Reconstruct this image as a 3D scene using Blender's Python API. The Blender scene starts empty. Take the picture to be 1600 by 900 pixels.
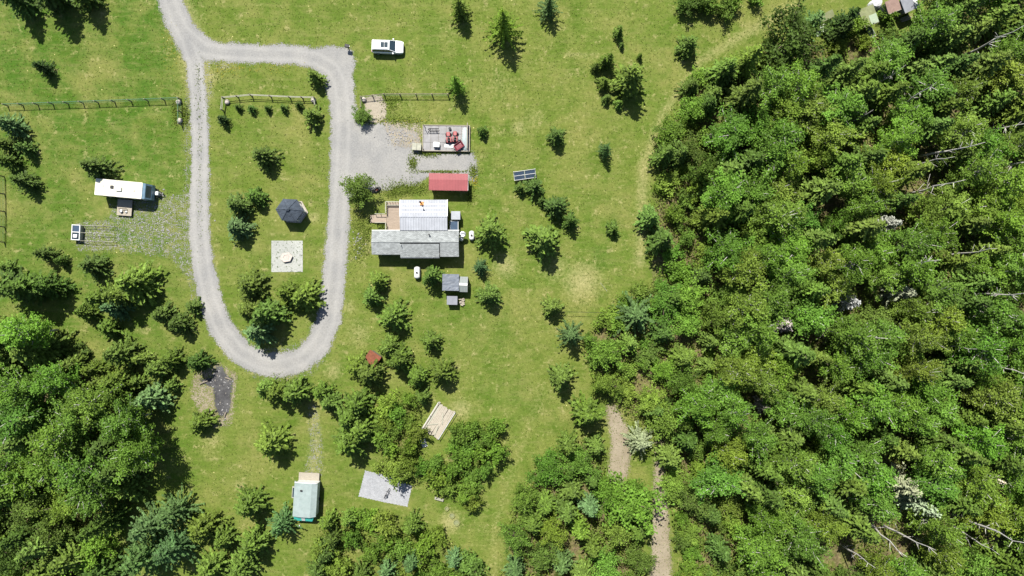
import bpy, math, random
import numpy as np
from mathutils import Vector
R = math.radians
random.seed(7); rng = np.random.default_rng(7)
S = bpy.context.scene
COL = S.collection
H = 106.7                       # drone height in metres; 1 photo pixel on the ground is 0.1 m

# ------------------------------------------------------------------ camera, sky, sun, exposure
cd = bpy.data.cameras.new('camera'); cam = bpy.data.objects.new('camera', cd); COL.objects.link(cam)
cd.lens = 24.0; cd.sensor_width = 36.0; cd.clip_end = 8000; cd.clip_start = 1.0
cam.location = (0, 0, H); cam.rotation_euler = (0, 0, 0)
S.camera = cam
S.render.resolution_x = 1024; S.render.resolution_y = 576
SUN_EL = 57.0
SD = Vector((-0.30, 0.954, math.tan(R(SUN_EL)))).normalized()      # towards the sun
W = bpy.data.worlds.new('World'); S.world = W; W.use_nodes = True
nt = W.node_tree; nt.nodes.clear()
sky = nt.nodes.new('ShaderNodeTexSky'); sky.sky_type = 'NISHITA'; sky.sun_disc = False
sky.sun_elevation = R(SUN_EL); sky.sun_rotation = math.atan2(SD.x, SD.y)
bg = nt.nodes.new('ShaderNodeBackground'); bg.inputs[1].default_value = 0.062
ow = nt.nodes.new('ShaderNodeOutputWorld')
nt.links.new(sky.outputs[0], bg.inputs[0]); nt.links.new(bg.outputs[0], ow.inputs[0])
sl = bpy.data.lights.new('sun', 'SUN'); sl.energy = 4.8; sl.angle = R(0.53); sl.color = (1.0, 0.95, 0.86)
so = bpy.data.objects.new('sun', sl); COL.objects.link(so); so.location = (-30, 80, 150)
so.rotation_euler = SD.to_track_quat('Z', 'Y').to_euler()
S.view_settings.view_transform = 'Standard'; S.view_settings.look = 'None'
S.view_settings.exposure = 1.16; S.view_settings.gamma = 1.0
S.view_settings.use_curve_mapping = False

# ------------------------------------------------------------------ helpers
def P(px, py, z=0.0):           # photo pixel of a point at height z -> metres
    k = (H - z) / H
    return ((px - 800) / 10 * k, (450 - py) / 10 * k, z)

def tag(o, label=None, cat=None, group=None, kind=None):
    if label: o['label'] = label
    if cat: o['category'] = cat
    if group: o['group'] = group
    if kind: o['kind'] = kind
    return o

def thing(name, label, cat, loc=(0, 0, 0), rz=0.0, group=None):
    o = bpy.data.objects.new(name, None); COL.objects.link(o)
    o.location = loc; o.rotation_euler = (0, 0, rz); o.empty_display_size = .3
    return tag(o, label, cat, group)

def link_mesh(name, me, mat=None, parent=None):
    o = bpy.data.objects.new(name, me); COL.objects.link(o)
    if mat and not me.materials: me.materials.append(mat)
    if parent: o.parent = parent
    return o

class MB:
    def __init__(s): s.v = []; s.f = []
    def add(s, vs, fs):
        n = len(s.v); s.v += [tuple(p) for p in vs]; s.f += [tuple(i + n for i in f) for f in fs]; return s
    def box(s, x0, x1, y0, y1, z0, z1):
        vs = [(x, y, z) for z in (z0, z1) for (x, y) in ((x0, y0), (x1, y0), (x1, y1), (x0, y1))]
        return s.add(vs, [(3, 2, 1, 0), (4, 5, 6, 7), (0, 1, 5, 4), (1, 2, 6, 5), (2, 3, 7, 6), (3, 0, 4, 7)])
    def cbox(s, cx, cy, cz, sx, sy, sz, rz=0.0):
        c, n = math.cos(rz), math.sin(rz); vs = []
        for z in (-.5, .5):
            for (x, y) in ((-.5, -.5), (.5, -.5), (.5, .5), (-.5, .5)):
                a, b = x * sx, y * sy; vs.append((cx + a * c - b * n, cy + a * n + b * c, cz + z * sz))
        return s.add(vs, [(3, 2, 1, 0), (4, 5, 6, 7), (0, 1, 5, 4), (1, 2, 6, 5), (2, 3, 7, 6), (3, 0, 4, 7)])
    def rings(s, rings, cap=True):
        n = len(rings[0]); vs = [p for r in rings for p in r]; fs = []
        for i in range(len(rings) - 1):
            for j in range(n):
                k = (j + 1) % n; fs.append((i * n + j, i * n + k, (i + 1) * n + k, (i + 1) * n + j))
        if cap: fs.append(tuple(range(n - 1, -1, -1))); fs.append(tuple((len(rings) - 1) * n + j for j in range(n)))
        return s.add(vs, fs)
    def rbox(s, x0, x1, y0, y1, z0, z1, r=.1, c=.05):   # box with rounded plan corners and chamfered top and bottom
        def ring(i, z):
            out = []; a0, a1, b0, b1 = x0 + i, x1 - i, y0 + i, y1 - i; q = max(r - i * .3, .01)
            for (cx, cy, st) in ((a1 - q, b1 - q, 0), (a0 + q, b1 - q, 90), (a0 + q, b0 + q, 180), (a1 - q, b0 + q, 270)):
                for k in range(4): t = R(st + k * 30); out.append((cx + q * math.cos(t), cy + q * math.sin(t), z))
            return out
        return s.rings([ring(c, z0), ring(0, z0 + c), ring(0, z1 - c), ring(c * .3, z1 - c * .3), ring(c, z1)])
    def tube(s, pts, rads, n=7, cap=True):
        if not hasattr(rads, '__len__'): rads = [rads] * len(pts)
        pts = [Vector(p) for p in pts]; rs = []
        for i, p in enumerate(pts):
            d = (pts[min(i + 1, len(pts) - 1)] - pts[max(i - 1, 0)]).normalized()
            a = d.cross(Vector((0, 0, 1)) if abs(d.z) < .9 else Vector((1, 0, 0))).normalized(); b = d.cross(a)
            rs.append([tuple(p + (a * math.cos(2 * math.pi * j / n) - b * math.sin(2 * math.pi * j / n)) * -rads[i]) for j in range(n)])
        return s.rings(rs, cap)
    def cyl(s, cx, cy, z0, z1, r, n=14, r1=None):
        r1 = r if r1 is None else r1
        return s.rings([[(cx + q * math.cos(2 * math.pi * j / n), cy + q * math.sin(2 * math.pi * j / n), z) for j in range(n)] for z, q in ((z0, r), (z1, r1))])
    def prism(s, poly, z0, z1):
        return s.rings([[(x, y, z0) for x, y in poly], [(x, y, z1) for x, y in poly]])
    def slab(s, a, b, c, d, t):    # a b c d = upper corners counter-clockwise, thickness t downwards
        lo = [(p[0], p[1], p[2] - t) for p in (a, b, c, d)]
        return s.add(lo + [a, b, c, d], [(3, 2, 1, 0), (4, 5, 6, 7), (0, 1, 5, 4), (1, 2, 6, 5), (2, 3, 7, 6), (3, 0, 4, 7)])
    def build(s, name, mat, parent=None, smooth=False):
        me = bpy.data.meshes.new(name); me.from_pydata(s.v, [], s.f); me.update()
        if smooth: me.shade_smooth()
        return link_mesh(name, me, mat, parent)

def quads_mesh(name, V, tint, tri=False):
    n = V.shape[0]; k = V.shape[1]
    me = bpy.data.meshes.new(name)
    me.vertices.add(n * k); me.vertices.foreach_set('co', V.astype(np.float32).ravel())
    me.loops.add(n * k); me.loops.foreach_set('vertex_index', np.arange(n * k, dtype=np.int32))
    me.polygons.add(n); me.polygons.foreach_set('loop_start', np.arange(0, n * k, k, dtype=np.int32))
    at = me.attributes.new('tint', 'FLOAT', 'FACE'); at.data.foreach_set('value', tint.astype(np.float32))
    me.update(calc_edges=True); return me

# ------------------------------------------------------------------ materials
class NT:
    def __init__(s, name):
        s.m = bpy.data.materials.new(name); s.m.use_nodes = True; s.t = s.m.node_tree; s.t.nodes.clear()
        s.out = s.n('ShaderNodeOutputMaterial')
    def n(s, ty, **kw):
        q = s.t.nodes.new(ty)
        for k, v in kw.items(): setattr(q, k, v)
        return q
    def l(s, a, b): s.t.links.new(a, b)
    def coord(s, scale=(1, 1, 1), obj=True, rot=0):
        t = s.n('ShaderNodeTexCoord') if obj else s.n('ShaderNodeNewGeometry')
        m = s.n('ShaderNodeMapping'); m.inputs['Scale'].default_value = scale; m.inputs['Rotation'].default_value = (0, 0, rot)
        s.l(t.outputs['Object' if obj else 'Position'], m.inputs[0]); return m.outputs[0]
    def noise(s, vec, scale, detail=3, rough=.6):
        q = s.n('ShaderNodeTexNoise'); q.inputs['Scale'].default_value = scale; q.inputs['Detail'].default_value = detail
        q.inputs['Roughness'].default_value = rough; s.l(vec, q.inputs['Vector']); return q.outputs[0]
    def ramp(s, fac, stops):
        q = s.n('ShaderNodeValToRGB'); e = q.color_ramp.elements
        while len(e) < len(stops): e.new(.5)
        for i, (p, c) in enumerate(stops):
            e[i].position = p; e[i].color = (c, c, c, 1) if not hasattr(c, '__len__') else (*c, 1)
        s.l(fac, q.inputs[0]); return q.outputs[0]
    def mix(s, fac, a, b, mode='MIX'):
        q = s.n('ShaderNodeMix', data_type='RGBA', blend_type=mode)
        for v, i in ((fac, 0), (a, 6), (b, 7)):
            if hasattr(v, 'is_linked'): s.l(v, q.inputs[i])
            elif i == 0: q.inputs[0].default_value = v
            else: q.inputs[i].default_value = (*v, 1) if hasattr(v, '__len__') else (v, v, v, 1)
        return q.outputs[2]
    def math(s, op, a, b=0.0, clamp=False):
        q = s.n('ShaderNodeMath', operation=op, use_clamp=clamp)
        for i, v in enumerate((a, b)):
            if hasattr(v, 'is_linked'): s.l(v, q.inputs[i])
            else: q.inputs[i].default_value = v
        return q.outputs[0]
    def pbr(s, col, rough=.8, metal=0.0, spec=.3, bump=None, bs=.3, bd=.05):
        p = s.n('ShaderNodeBsdfPrincipled')
        if hasattr(col, 'is_linked'): s.l(col, p.inputs['Base Color'])
        else: p.inputs['Base Color'].default_value = (*col, 1)
        p.inputs['Roughness'].default_value = rough; p.inputs['Metallic'].default_value = metal
        p.inputs['Specular IOR Level'].default_value = spec
        if bump is not None:
            b = s.n('ShaderNodeBump'); b.inputs['Strength'].default_value = bs; b.inputs['Distance'].default_value = bd
            s.l(bump, b.inputs['Height']); s.l(b.outputs[0], p.inputs['Normal'])
        return p.outputs[0]
    def done(s, sh): s.l(sh, s.out.inputs[0]); return s.m

def plain(name, col, rough=.7, metal=0.0, var=.18, scale=3.0, spec=.3, stretch=(1, 1, 1), dirt=None):
    q = NT(name); v = q.coord(stretch)
    n1 = q.noise(v, scale, 5, .65); n2 = q.noise(v, scale * 7, 3)
    c = q.mix(q.ramp(n1, [(.3, 0), (.7, 1)]), tuple(x * (1 - var) for x in col), tuple(min(1, x * (1 + var)) for x in col))
    if dirt: c = q.mix(q.ramp(q.noise(v, scale * .6, 6, .7), [(.52, 0), (.68, .7)]), c, dirt)
    return q.done(q.pbr(c, rough, metal, spec, n2, .25, .02))

def leafmat(name, trans=.28, rough=.6):
    q = NT(name); oi = q.n('ShaderNodeObjectInfo'); at = q.n('ShaderNodeAttribute', attribute_name='tint')
    hs = q.n('ShaderNodeHueSaturation'); q.l(oi.outputs['Color'], hs.inputs['Color'])
    q.l(q.math('MULTIPLY_ADD', oi.outputs['Random'], .03), hs.inputs['Hue'])
    hs.inputs['Hue'].default_value = .5
    hm = q.n('ShaderNodeMapRange'); hm.inputs[3].default_value = .494; hm.inputs[4].default_value = .507
    q.l(oi.outputs['Random'], hm.inputs[0]); q.l(hm.outputs[0], hs.inputs['Hue'])
    vm = q.n('ShaderNodeMapRange'); vm.inputs[3].default_value = .86; vm.inputs[4].default_value = 1.14
    fr = q.math('FRACT', q.math('MULTIPLY', oi.outputs['Random'], 7.31)); q.l(fr, vm.inputs[0])
    q.l(q.math('MULTIPLY', vm.outputs[0], at.outputs['Fac']), hs.inputs['Value'])
    p = q.pbr(hs.outputs[0], rough, 0, .12)
    tr = q.n('ShaderNodeBsdfTranslucent'); q.l(q.mix(1.0, hs.outputs[0], (1.25, 1.15, .55), 'MULTIPLY'), tr.inputs[0])
    mx = q.n('ShaderNodeMixShader'); mx.inputs[0].default_value = trans
    q.l(p, mx.inputs[1]); q.l(tr.outputs[0], mx.inputs[2]); return q.done(mx.outputs[0])

M = {}
M['needle'] = leafmat('needle_foliage', .15); M['leaf'] = leafmat('leaf_foliage', .38)
M['bark'] = plain('grey_brown_bark', (.11, .085, .065), .9, scale=6)
M['birch'] = plain('pale_birch_bark', (.40, .39, .36), .8, var=.25, scale=8, dirt=(.12, .1, .09))
M['dead'] = plain('weathered_grey_wood', (.36, .34, .31), .9, var=.25, scale=9)
M['twig'] = leafmat('lichen_grey_twigs', .05, .9)

def gmat_ground():
    q = NT('lawn_and_forest_floor'); v = q.coord((1, 1, 1), False); vs = q.coord((.22, 1, 1), False)
    a = q.n('ShaderNodeAttribute', attribute_name='paint'); sp = q.n('ShaderNodeSeparateColor'); q.l(a.outputs['Color'], sp.inputs[0])
    big = q.noise(v, .045, 4, .6); mid = q.noise(v, .35, 5, .7); fine = q.noise(v, 2.2, 5, .75); gr = q.noise(v, 9, 3, .7)
    st = q.noise(vs, 1.3, 4, .7)
    c = q.mix(q.ramp(big, [(.38, 0), (.62, 1)]), (.076, .124, .016), (.102, .134, .024))
    c = q.mix(q.math('MULTIPLY', sp.outputs[1], .9), c, (.040, .098, .009))
    c = q.mix(q.ramp(q.noise(v, .13, 5, .65), [(.48, 0), (.66, .75)]), c, (.168, .170, .050))
    c = q.mix(q.ramp(q.noise(v, .17, 5, .7), [(.34, .7), (.48, 0)]), c, (.056, .100, .010))
    c = q.mix(q.ramp(mid, [(.45, 0), (.72, .7)]), c, (.150, .165, .042))
    c = q.mix(q.ramp(mid, [(.28, .6), (.46, 0)]), c, (.060, .104, .010))
    c = q.mix(q.ramp(st, [(.48, 0), (.75, .55)]), c, (.172, .172, .060))
    c = q.mix(q.ramp(q.noise(v, .55, 6, .75), [(.57, 0), (.66, .75)]), c, (.215, .205, .085))
    d = q.math('ADD', sp.outputs[0], q.math('MULTIPLY', q.math('SUBTRACT', fine, .5), .9))
    c = q.mix(q.ramp(d, [(.2, 0), (.85, 1)]), c, (.29, .265, .125))
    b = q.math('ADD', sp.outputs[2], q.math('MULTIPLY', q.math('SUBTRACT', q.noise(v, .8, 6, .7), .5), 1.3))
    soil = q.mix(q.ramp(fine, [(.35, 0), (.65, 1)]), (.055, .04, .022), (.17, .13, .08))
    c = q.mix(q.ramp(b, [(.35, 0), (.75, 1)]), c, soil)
    f = q.mix(.5, fine, gr); c = q.mix(1.0, c, q.ramp(f, [(.28, .50), (.5, .86), (.70, 1.26)]), 'MULTIPLY')
    fl = q.n('ShaderNodeTexVoronoi'); fl.inputs['Scale'].default_value = .9; q.l(v, fl.inputs['Vector'])
    dots = q.math('MULTIPLY', q.math('LESS_THAN', fl.outputs['Distance'], .075), q.math('GREATER_THAN', mid, .56))
    c = q.mix(q.math('MULTIPLY', dots, .7), c, (.5, .45, .2))
    return q.done(q.pbr(c, .95, 0, .1, f, .8, .12))
M['ground'] = gmat_ground()

def patchmat(name, cols, fine=3.0, speck=None, thr=1.4, nscale=1.6, alpha=True):
    q = NT(name); v = q.coord((1, 1, 1), False)
    a = q.n('ShaderNodeAttribute', attribute_name='cover')
    n1 = q.noise(v, .25, 5, .65); n2 = q.noise(v, fine, 5, .75); n3 = q.noise(v, fine * 5, 2)
    c = q.mix(q.ramp(n1, [(.35, 0), (.65, 1)]), cols[0], cols[1])
    c = q.mix(1.0, c, q.ramp(q.mix(.5, n2, n3), [(.3, .66), (.5, 1.0), (.7, 1.3)]), 'MULTIPLY')
    tr = q.n('ShaderNodeAttribute', attribute_name='track')
    c = q.mix(q.math('MULTIPLY', tr.outputs['Fac'], .36), c, tuple(min(1, x * 1.35) for x in cols[1]))
    if speck: c = q.mix(q.ramp(q.noise(v, 2.6, 3, .6), [(speck[1], 0), (speck[1] + .05, .85)]), c, speck[0])
    sh = q.pbr(c, .92, 0, .15, n3, .7, .06)
    if not alpha: return q.done(sh)
    e = q.math('MULTIPLY', q.math('SUBTRACT', q.mix(.5, q.noise(v, nscale, 4, .7), q.noise(v, nscale * 4, 2, .7)), .5), thr)
    al = q.math('MULTIPLY_ADD', q.math('SUBTRACT', q.math('ADD', a.outputs['Fac'], e), .5), 7.0, True)
    q.t.nodes[-1].inputs[2].default_value = .5
    t = q.n('ShaderNodeBsdfTransparent'); mx = q.n('ShaderNodeMixShader')
    q.l(al, mx.inputs[0]); q.l(t.outputs[0], mx.inputs[1]); q.l(sh, mx.inputs[2]); return q.done(mx.outputs[0])

M['gravel'] = patchmat('grey_gravel', ((.175, .176, .174), (.225, .222, .212)), 4.0)
M['sand'] = patchmat('beige_sand', ((.22, .195, .155), (.27, .24, .19)), 3.0)
M['ash'] = patchmat('burnt_ash', ((.035, .035, .038), (.085, .085, .085)), 2.0, speck=((.2, .185, .16), .62))
M['dirt'] = patchmat('brown_dirt', ((.17, .145, .10), (.23, .20, .15)), 2.5)
M['concrete'] = patchmat('grey_concrete', ((.215, .225, .24), (.255, .26, .275)), 1.5, alpha=False)
M['stonedust'] = patchmat('pale_stone_dust', ((.24, .25, .235), (.29, .30, .28)), 3.0, speck=((.055, .075, .035), .585), alpha=False)

def shingle(name, col, var=.2):
    q = NT(name); v = q.coord(); w = q.n('ShaderNodeTexBrick'); w.inputs['Scale'].default_value = 1.0
    w.inputs['Brick Width'].default_value = .33; w.inputs['Row Height'].default_value = .16; w.inputs['Mortar Size'].default_value = .012
    w.inputs['Color1'].default_value = (*[x * (1 - var) for x in col], 1); w.inputs['Color2'].default_value = (*[x * (1 + var) for x in col], 1)
    w.inputs['Mortar'].default_value = (*[x * .55 for x in col], 1); q.l(v, w.inputs['Vector'])
    n = q.noise(v, .8, 6, .7); c = q.mix(1.0, w.outputs[0], q.ramp(n, [(.3, .8), (.7, 1.2)]), 'MULTIPLY')
    return q.done(q.pbr(c, .95, 0, .1, w.outputs['Fac'], -.4, .02))
M['grey_shingle'] = shingle('grey_green_shingles', (.205, .22, .222))
M['dark_shingle'] = shingle('charcoal_shingles', (.05, .062, .08))
M['white_metal'] = plain('white_ribbed_metal', (.265, .28, .31), .7, .0, .13, .9, .2, dirt=(.205, .22, .235))
M['red_metal'] = plain('faded_red_metal', (.215, .05, .056), .6, .0, .14, .7, .4)
M['white'] = plain('white_paint', (.48, .49, .48), .5, var=.08)
M['cream'] = plain('aged_cream_roof', (.50, .49, .41), .55, var=.12, scale=1.2, dirt=(.27, .29, .2))
M['siding'] = plain('beige_siding', (.42, .38, .31), .7, var=.1)
M['teal'] = plain('turquoise_panel', (.05, .42, .36), .5, var=.2)
M['mint'] = plain('pale_mint_roof', (.20, .245, .24), .6, var=.12, scale=1.5, dirt=(.15, .2, .19))
M['board'] = plain('weathered_deck_boards', (.24, .195, .155), .85, var=.22, scale=2.0, stretch=(1, 6, 1))
M['pale_board'] = plain('pale_new_boards', (.27, .245, .2), .85, var=.2, scale=2.0, stretch=(1, 6, 1))
M['grey_board'] = plain('grey_plywood', (.20, .198, .20), .85, var=.2, scale=1.3)
M['post'] = plain('weathered_fence_wood', (.16, .14, .11), .9, var=.25)
M['rail'] = plain('pale_rail_wood', (.26, .26, .21), .85, var=.2)
M['green_rail'] = plain('green_fence_wire', (.06, .13, .07), .6, var=.2)
M['black'] = plain('black_rubber_and_steel', (.018, .018, .02), .6, var=.2)
M['steel'] = plain('galvanised_steel', (.42, .44, .45), .35, .7, .12)
M['rust'] = plain('rusty_steel', (.17, .062, .035), .85, .2, .3)
M['glass'] = plain('dark_window_glass', (.02, .035, .045), .08, 0, .1, 1, .6)
M['solar'] = plain('dark_solar_cells', (.045, .068, .105), .2, 0, .15, 2, .5)
M['tarp'] = plain('dark_slate_tarp', (.105, .12, .145), .55, 0, .3, 1.6, .4, stretch=(1, 2.5, 1))
M['tarp_white'] = plain('white_tarp', (.45, .46, .47), .5, 0, .1, 2)
M['red'] = plain('red_machine_paint', (.20, .022, .025), .45, 0, .12, 3, .5)
M['dark_red'] = plain('dark_red_paint', (.13, .018, .03), .5)
M['car_white'] = plain('white_car_paint', (.62, .63, .64), .22, 0, .03, 2, .6)
M['rv_blue'] = plain('blue_grey_cap', (.10, .17, .23), .35, 0, .2, 2, .5)
M['stone'] = plain('pinkish_stone', (.36, .32, .29), .85, 0, .18, 4)
M['brown_roof'] = plain('brown_felt_roof', (.19, .13, .11), .9, 0, .2, 2)
M['moss_roof'] = plain('mossy_green_roof', (.15, .165, .085), .95, 0, .25, 1.4, dirt=(.10, .12, .035))
M['mint_roof'] = plain('pale_grey_green_sheet', (.23, .28, .2), .7, 0, .12, 2)
M['slate_roof'] = plain('blue_grey_sheet_roof', (.165, .175, .20), .6, 0, .12, 1.5)
M['canoe'] = plain('grey_green_hull', (.26, .31, .32), .4, 0, .15, 2, .5)
M['straw'] = plain('yellow_straw', (.17, .18, .07), .9, 0, .25, 5)
M['orange'] = plain('orange_sealant', (.5, .22, .07), .7)
q = NT('clear_polycarbonate'); M['poly'] = q.done(q.pbr((.15, .175, .17), .6, 0, .2))

# ------------------------------------------------------------------ fields for ground painting (pixel space)
def seg_dist(X, Y, pts):
    d = np.full(X.shape, 1e9); wi = np.zeros(X.shape)
    for i in range(len(pts) - 1):
        ax, ay, aw = pts[i]; bx, by, bw = pts[i + 1]; dx, dy = bx - ax, by - ay; L = dx * dx + dy * dy + 1e-9
        t = np.clip(((X - ax) * dx + (Y - ay) * dy) / L, 0, 1)
        q = np.hypot(X - ax - t * dx, Y - ay - t * dy) - (aw + (bw - aw) * t) / 2
        m = q < d; d = np.where(m, q, d); wi = np.where(m, aw + (bw - aw) * t, wi)
    return d, wi
def poly_sdf(X, Y, poly):
    d = np.full(X.shape, 1e9); ins = np.zeros(X.shape, bool); n = len(poly)
    for i in range(n):
        ax, ay = poly[i]; bx, by = poly[(i + 1) % n]; dx, dy = bx - ax, by - ay
        t = np.clip(((X - ax) * dx + (Y - ay) * dy) / (dx * dx + dy * dy + 1e-9), 0, 1)
        d = np.minimum(d, np.hypot(X - ax - t * dx, Y - ay - t * dy))
        c = ((ay > Y) != (by > Y)) & (X < (bx - ax) * (Y - ay) / (by - ay + 1e-12) + ax); ins ^= c
    return np.where(ins, -d, d)
def soft(d, w): return np.clip(.5 - d / (2 * w), 0, 1)

F_MAIN = [(1150, 95), (1200, 60), (1290, 62), (1340, 50), (1450, 45), (1480, -60), (1700, -60), (1700, 980), (1072, 980), (1062, 850), (1055, 800), (1046, 740), (1036, 690),
          (965, 645), (930, 600), (905, 540), (945, 485), (1015, 445), (1010, 350), (1030, 250), (1045, 190), (1090, 110)]
F_SOUTH = [(880, 690), (945, 680), (950, 760), (1000, 770), (1008, 800), (1006, 980), (770, 980), (790, 850), (800, 790), (830, 740)]
F_THICK = [(500, 825), (560, 795), (640, 815), (690, 835), (740, 880), (750, 980), (480, 980)]
F_SHRUB = [(600, 630), (650, 612), (662, 640), (655, 700), (665, 725), (705, 690), (722, 655), (785, 662), (780, 720), (742, 760), (742, 800), (705, 775), (660, 740), (640, 752), (592, 735), (590, 680)]
F_WEST = [(-60, 505), (40, 510), (75, 560), (160, 580), (195, 620), (215, 680), (205, 740), (160, 790), (170, 850), (160, 980), (-60, 980)]

# ------------------------------------------------------------------ ground
def axis(lo, hi, st, far):
    a = np.arange(lo, hi + st / 2, st); o = np.array([far, far * .4, far * .15, far * .07])
    return np.concatenate([-o, a, o[::-1]])
xs = axis(-95, 95, .5, 2600.); ys = axis(-58, 58, .5, 2600.)
GX, GY = np.meshgrid(xs, ys); PX = GX * 10 + 800; PY = 450 - GY * 10
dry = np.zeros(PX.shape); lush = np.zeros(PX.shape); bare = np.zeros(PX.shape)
def stroke(A, pts, amp, s=8):
    d, _ = seg_dist(PX, PY, pts); np.maximum(A, amp * soft(d, s), out=A)
def blob(A, x, y, r, amp, s=None): stroke(A, [(x, y, r), (x + .1, y, r)], amp, s or r * .7)
dry += .15 * soft(600 - PX, 120) * soft(PX - 1020, 40)
stroke(dry, [(1240, 10, 14), (1160, 55, 14), (1095, 95, 10), (1035, 180, 12), (1005, 260, 16), (1003, 350, 16), (1000, 410, 14)], .62, 14)
stroke(dry, [(885, 86, 3), (935, 88, 3)], .8, 5)
for (x, y, r, a) in ((910, 440, 46, .75), (1000, 395, 12, .7), (870, 420, 40, .5), (790, 415, 30, .7), (575, 380, 30, .55), (560, 520, 40, .45), (545, 480, 20, .5), (720, 640, 26, .7),
                     (705, 815, 26, .8), (740, 390, 20, .3), (835, 185, 40, .4), (780, 130, 60, .35), (640, 165, 60, .3), (700, 45, 60, .3), (840, 640, 60, .25), (430, 340, 30, .3), (490, 340, 14, .7),
                     (270, 270, 30, .35), (330, 120, 18, .7), (350, 105, 14, .6), (520, 580, 24, .6), (330, 690, 40, .4), (375, 760, 16, .7), (385, 740, 30, .3), (1170, 40, 50, .3), (660, 285, 20, .4), (810, 200, 20, .6)):
    blob(dry, x, y, r, a)
stroke(dry, [(490, 635, 14), (494, 690, 14), (488, 738, 16)], .55, 12)
stroke(dry, [(850, 600, 20), (800, 740, 20), (770, 830, 24), (775, 900, 24)], .3, 14)
stroke(dry, [(275, 0, 50), (300, 70, 54), (312, 150, 44)], .45, 12)
lush += 1.0 * soft(PX - 290, 40) * soft(PY - 400, 200) + .35 * soft(PX - 300, 60) * soft(400 - PY, 60) + .25 * soft(PX - 620, 60) * soft(PY - 60, 60)
for (x, y, r, a) in ((940, 405, 22, 1), (935, 395, 14, 1), (430, 410, 60, .6), (400, 200, 60, .4), (750, 500, 90, .55), (800, 620, 60, .45), (620, 300, 40, .8), (700, 480, 50, .5), (690, 60, 40, .4), (720, 130, 40, .5),
                     (275, 180, 16, 1), (360, 130, 50, .5), (470, 420, 16, .6), (790, 280, 60, .3), (940, 350, 60, .3)):
    blob(lush, x, y, r, a)
stroke(lush, [(10, 165, 10), (280, 158, 10)], .9, 8)
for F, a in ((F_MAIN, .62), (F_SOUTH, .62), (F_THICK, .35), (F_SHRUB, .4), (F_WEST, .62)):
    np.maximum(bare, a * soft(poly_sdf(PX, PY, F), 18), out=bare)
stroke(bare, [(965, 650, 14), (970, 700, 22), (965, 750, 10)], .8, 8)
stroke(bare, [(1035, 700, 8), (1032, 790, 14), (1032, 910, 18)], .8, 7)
for (x, y, r, a) in ((340, 650, 30, .5), (1240, 95, 40, .6), (1290, 60, 30, .5), (575, 395, 16, .5), (745, 310, 14, .4)): blob(bare, x, y, r, a)
nx, ny = len(xs), len(ys)
me = bpy.data.meshes.new('ground')
V = np.stack([GX, GY, np.zeros_like(GX)], -1).reshape(-1, 3)
ii = (np.arange(ny - 1)[:, None] * nx + np.arange(nx - 1)[None, :]).ravel()
Fq = np.stack([ii, ii + 1, ii + nx + 1, ii + nx], 1)
def grid_mesh(me, V, Fq):
    me.vertices.add(len(V)); me.vertices.foreach_set('co', V.astype(np.float32).ravel())
    me.loops.add(Fq.size); me.loops.foreach_set('vertex_index', Fq.astype(np.int32).ravel())
    me.polygons.add(len(Fq)); me.polygons.foreach_set('loop_start', np.arange(0, Fq.size, 4, dtype=np.int32)); me.update(calc_edges=True)
grid_mesh(me, V, Fq)
at = me.attributes.new('paint', 'FLOAT_COLOR', 'POINT')
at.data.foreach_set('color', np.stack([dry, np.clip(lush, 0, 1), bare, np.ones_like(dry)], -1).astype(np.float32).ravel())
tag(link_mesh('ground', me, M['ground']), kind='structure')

def patch(name, sdf, bbox, mat, z, edge=6.0, cap=1.0, track=None, kind='structure', step=2.5):
    x0, y0, x1, y1 = bbox; a = np.arange(x0, x1 + step, step); b = np.arange(y0, y1 + step, step)
    X, Y = np.meshgrid(a, b); D = sdf(X, Y); cov = np.minimum(soft(D, edge), cap)
    tr = track(X, Y) if track else np.zeros(X.shape)
    n, m = X.shape[1], X.shape[0]; keep = cov > .001
    kq = keep[:-1, :-1] | keep[1:, :-1] | keep[:-1, 1:] | keep[1:, 1:]
    i = (np.arange(m - 1)[:, None] * n + np.arange(n - 1)[None, :])[kq]
    F = np.stack([i, i + n, i + n + 1, i + 1], 1); used = np.unique(F); mp = np.full(n * m, -1); mp[used] = np.arange(len(used))
    V = np.stack([(X.ravel() - 800) / 10, (450 - Y.ravel()) / 10, np.full(X.size, z)], 1)[used]
    me = bpy.data.meshes.new(name); grid_mesh(me, V, mp[F])
    for nm, A in (('cover', cov), ('track', tr)):
        t = me.attributes.new(nm, 'FLOAT', 'POINT'); t.data.foreach_set('value', A.ravel()[used].astype(np.float32))
    return tag(link_mesh(name, me, mat), kind=kind)

LOOP = [(258, -40, 36), (263, -5, 38), (276, 30, 40), (292, 60, 40), (303, 95, 28), (310, 150, 27), (312, 200, 28), (312, 260, 28), (311, 320, 30), (312, 370, 33), (318, 420, 35), (328, 470, 37), (346, 515, 38), (374, 550, 38), (408, 568, 38),
        (440, 572, 38), (474, 560, 38), (499, 535, 38), (514, 500, 37), (520, 450, 36), (525, 400, 34), (528, 350, 34), (532, 300, 34), (535, 250, 37), (537, 200, 39), (535, 160, 42), (531, 130, 46), (520, 107, 40), (495, 92, 34), (460, 85, 30), (400, 84, 29), (350, 82, 30), (318, 76, 34), (288, 50, 40)]
YARD = [(530, 195), (600, 192), (655, 205), (660, 238), (738, 238), (748, 262), (742, 282), (668, 276), (650, 288), (610, 294), (590, 298), (545, 310)]
JUNC = [(505, 74), (530, 72), (546, 75), (553, 84), (554, 105), (550, 140), (520, 150), (505, 110)]
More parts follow.
